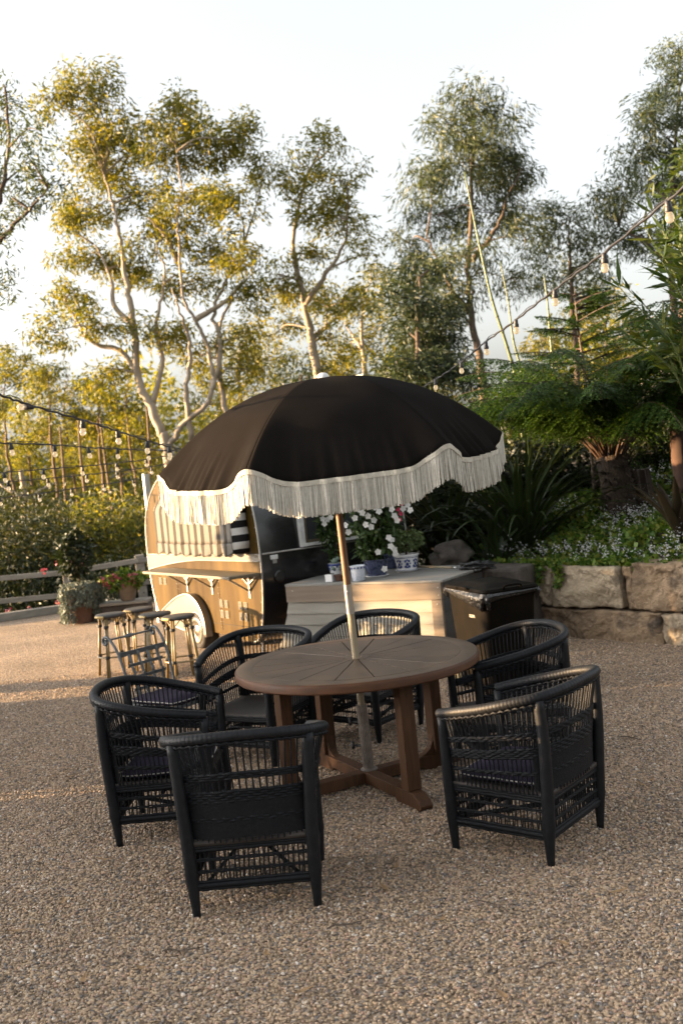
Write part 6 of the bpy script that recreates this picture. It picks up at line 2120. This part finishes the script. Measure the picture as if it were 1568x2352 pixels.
# bare pale trunks standing in the woodland
for i, (lab, pts, y, r_) in enumerate([
    ('thin straight pale trunk at the left of the woodland', [(160, 1240), (152, 1150), (145, 1060), (138, 980)], 30, 0.07),
    ('thin pale trunk in the woodland, third from the caravan', [(205, 1220), (195, 1130), (186, 1050), (180, 960)], 31, 0.07),
    ('thin dark trunk in the woodland, second from the caravan', [(262, 1190), (250, 1110), (240, 1040), (230, 960)], 29, 0.06),
    ('thin pale trunk in the woodland nearest the caravan', [(375 - 20, 1200), (366 - 20, 1100), (362 - 20, 1000), (355 - 20, 900)], 30, 0.07),
    ('white forked dead trunk at the far left', [(62, 1200), (58, 1150), (55, 1120), (48, 1080)], 27, 0.14)]):
    p0 = at(*pts[0], y)
    rt = thing('bare_trunk', lab, 'tree trunk', (p0.x, p0.y, -1.0), 0, 'bare trunks in the woodland')
    path = [at(u, v, y) - rt.location for u, v in pts]
    path = smooth_path([V(path[0].x, path[0].y, -0.2)] + path, 5)
    mb_ = MB().tube(path, [r_ * (1 - 0.6 * k / (len(path) - 1)) for k in range(len(path))], 7)
    if i == 4:
        for br in ([(58, 1150), (95, 1125), (130, 1108)], [(57, 1145), (25, 1128), (0, 1112)]):
            mb_.tube(smooth_path([at(u, v, y) - rt.location for u, v in br], 4), [0.07, 0.06, 0.055, 0.05, 0.045, 0.04, 0.035, 0.03, 0.02], 6)
    mb_.build('trunk', MAT['bark'] if i == 4 else MAT['barkwarm'], rt, smooth='all')
# sunlit pale trunks glimpsed behind the fern
for lab, pts, y, r_ in (('sunlit pale trunk behind the tree fern fronds', [(1490, 1090), (1482, 960), (1470, 830)], 19, 0.10), ('second sunlit trunk right of the fern', [(1532, 1060), (1525, 940), (1518, 800)], 20, 0.08), ('leaning sunlit trunk close behind the fern crown', [(1452, 1080), (1462, 940), (1478, 820)], 21, 0.07)):
    p0 = at(*pts[0], y)
    rt = thing('bare_trunk', lab, 'tree trunk', (p0.x, p0.y, -0.3), 0, 'bare trunks behind the fern')
    path = [at(u, v, y) - rt.location for u, v in pts]
    path = smooth_path([V(path[0].x, path[0].y, -0.2)] + path, 5)
    MB().tube(path, [r_ * (1 - 0.5 * k / (len(path) - 1)) for k in range(len(path))], 7).build('trunk', MAT['bark'], rt, smooth='all')

# far woodland that reads as one mass
N = 95000
x_ = rng.uniform(-62, 62, N)
y_ = rng.uniform(50, 62, N)
top_ = 6.5 + 1.6 * np.sin(x_ * 0.5) + 1.2 * np.sin(x_ * 1.3 + 2)
z_ = -2 + rng.uniform(0, 1, N) * (top_ + 2)
v_, q_ = rand_leaves(np.stack([x_, y_, z_], 1), 0.42, 0.20, 0.4)
o = np_mesh('far_woodland', v_, q_, G['gum'], kind='stuff')
tag(o, 'distant belt of woodland closing the view behind the trees', 'woodland')
N = 20000
x_ = rng.uniform(3, 22, N)
y_ = rng.uniform(17, 22, N)
z_ = rng.uniform(-0.3, 1, N) * (2.3 + 0.5 * np.sin(x_ * 1.7))
v_, q_ = rand_leaves(np.stack([x_, y_, z_], 1), 0.16, 0.06, 0.3)
o = np_mesh('hillside_scrub', v_, q_, G['shrub'], kind='stuff')
tag(o, 'olive scrub on the slope behind the garden bed', 'scrub')

# ------------------------------------------------------------------ unseen greenery added at the left to block the sun
def sun_blocker(label, x, y0, y1, h, n, name='blocker', thick=0.7, zmin=0.0):
    root = thing(name, label, 'blocker', (x, (y0 + y1) / 2, 0))
    L = y1 - y0
    yy = rng.uniform(-L / 2, L / 2, n)
    hh = h * (1 + 0.07 * np.sin(yy * 2.3) + 0.05 * np.sin(yy * 5.1 + 1) + rng.normal(0, 0.035, n))
    P_ = np.stack([rng.normal(0, thick * 0.45, n), yy, zmin + rng.uniform(0, 1, n) ** 0.8 * (hh - zmin)], 1)
    v_, q_ = rand_leaves(P_, 0.15, 0.09, 0.1)
    np_mesh('foliage', v_, q_, G['shrub'], root)
    tb = MB()
    for k in range(max(2, int(L / 0.9))):
        y = -L / 2 + (k + 0.5) * L / max(2, int(L / 0.9))
        tb.tube([(0, y, 0), (0.05, y + 0.1, h * 0.7)], [0.04, 0.015], 6)
    tb.build('trunk', MAT['barkdark'], root, smooth='all')
sun_blocker('long leafy hedge added out of view at the left to shade the yard', -8.0, -5.0, 4.6, 1.66, 26000)
sun_blocker('middle length of leafy hedge added out of view at the left for shade', -8.0, 4.65, 6.3, 1.58, 5200)
sun_blocker('little standard tree in a gap of the hedge, added unseen to limit the sun patch', -8.0, 6.3, 6.52, 1.6, 1500, 'gap_blocker', 0.3, 0.98)
sun_blocker('short end of leafy hedge added out of view to block the sun', -8.0, 6.52, 7.86, 1.58, 4200)
sun_blocker('low leafy border below the shade tree, added unseen to shade the left gravel', -8.0, 7.86, 8.62, 0.95, 2600, 'low_blocker', 0.5)
sun_blocker('leafy bush below the shade tree, added unseen to shade the stone wall', -8.0, 8.62, 9.28, 2.2, 4000, 'round_blocker', 0.5)
sun_blocker('slim leafy bush standing alone, added unseen to shade part of the platform', -8.0, 9.86, 10.14, 2.2, 2600, 'column_blocker', 0.35)
st_ = thing('tree_blocker', 'leafy shade tree added out of view, its crown shaped to block sun', 'tree', (-8.0, 9.0, 0))  # added unseen tree, crown cut to shade the platform top but not its front
N = 9000
yy_ = rng.uniform(-1.4, 1.45, N)
low_ = np.where(yy_ > 0.33, 1.78, 1.90)
P_ = np.stack([rng.normal(0, 0.5, N), yy_, low_ + (4.4 - low_) * rng.uniform(0, 1, N) ** 1.4], 1)
v_, q_ = rand_leaves(P_, 0.15, 0.09, 0.1)
np_mesh('crown', v_, q_, G['shrub'], st_)
tb = MB().tube([(0, 0, 0), (0.02, 0, 1.2), (0, 0.05, 2.6)], [0.12, 0.10, 0.07], 9)
for k in range(6):
    tb.tube([(0, 0, 1.7), (0.2 * math.cos(k), -1.0 + 0.4 * k, 2.9)], [0.05, 0.02], 6)
tb.build('trunk', MAT['barkdark'], st_, smooth='all')

# ------------------------------------------------------------------ small litter on the gravel
lf = None
for i, (u, v) in enumerate(((165, 1790), (120, 1790), (235, 1830), (90, 1985), (140, 2080), (245, 2010 - 30), (470, 2085), (880, 2050), (905, 2000), (1470, 1810), (1500, 1800), (300, 1858), (60, 1720), (620, 2200), (1120, 1745), (330, 2230), (1010, 2120), (1290, 2180), (1420, 2060), (820, 1930), (200, 2260), (1150, 2300), (560, 1660), (1500, 1620), (1340, 1560), (40, 2150), (100, 1610), (700, 2290), (930, 1890))):
    p = on(u, v)
    L = rng.uniform(0.05, 0.10)
    az = rng.uniform(0, 6.28)
    rows = []
    for k in range(8):
        t = k / 7
        w_ = 0.011 * math.sin(math.pi * min(0.97, max(0.03, t)))
        c = V((t - 0.5) * L, 0.012 * math.sin(t * 3), 0.012 + 0.010 * (2 * t - 1) ** 2)
        rows.append([c + V(0, w_, 0.003), c, c + V(0, -w_, 0.003)])
    o = MB().grid(rows).build('fallen_leaf', MAT['litter'], smooth='all')
    o.location = (p.x, p.y, 0.004)
    o.rotation_euler = (0, 0, az)
    tag(o, 'dry curled gum leaf lying on the gravel', 'leaf', 'fallen leaves on the gravel')

for i, (u, v, L) in enumerate(((420, 2190, 0.16), (900, 1985, 0.13), (1130, 2085, 0.20), (1240, 2230, 0.12), (150, 1900, 0.15), (1450, 1700, 0.14), (800, 2130, 0.18))):
    p = on(u, v)
    pts = [V((k / 6 - 0.5) * L, 0.012 * math.sin(k * 1.3 + i), 0.012 + 0.003 * math.sin(k * 2.0)) for k in range(7)]
    mb_ = MB().tube(pts, [0.003, 0.0032, 0.003, 0.0028, 0.0025, 0.002, 0.0015], 6)
    mb_.tube([pts[3], pts[3] + V(L * 0.15, 0.02, 0.004)], [0.002, 0.001], 5)
    o = mb_.build('fallen_twig', MAT['barkdark'], smooth='all')
    o.location = (p.x, p.y, 0.004)
    o.rotation_euler = (0, 0, i * 1.1)
    tag(o, 'thin dry twig lying on the gravel', 'twig', 'fallen twigs on the gravel')
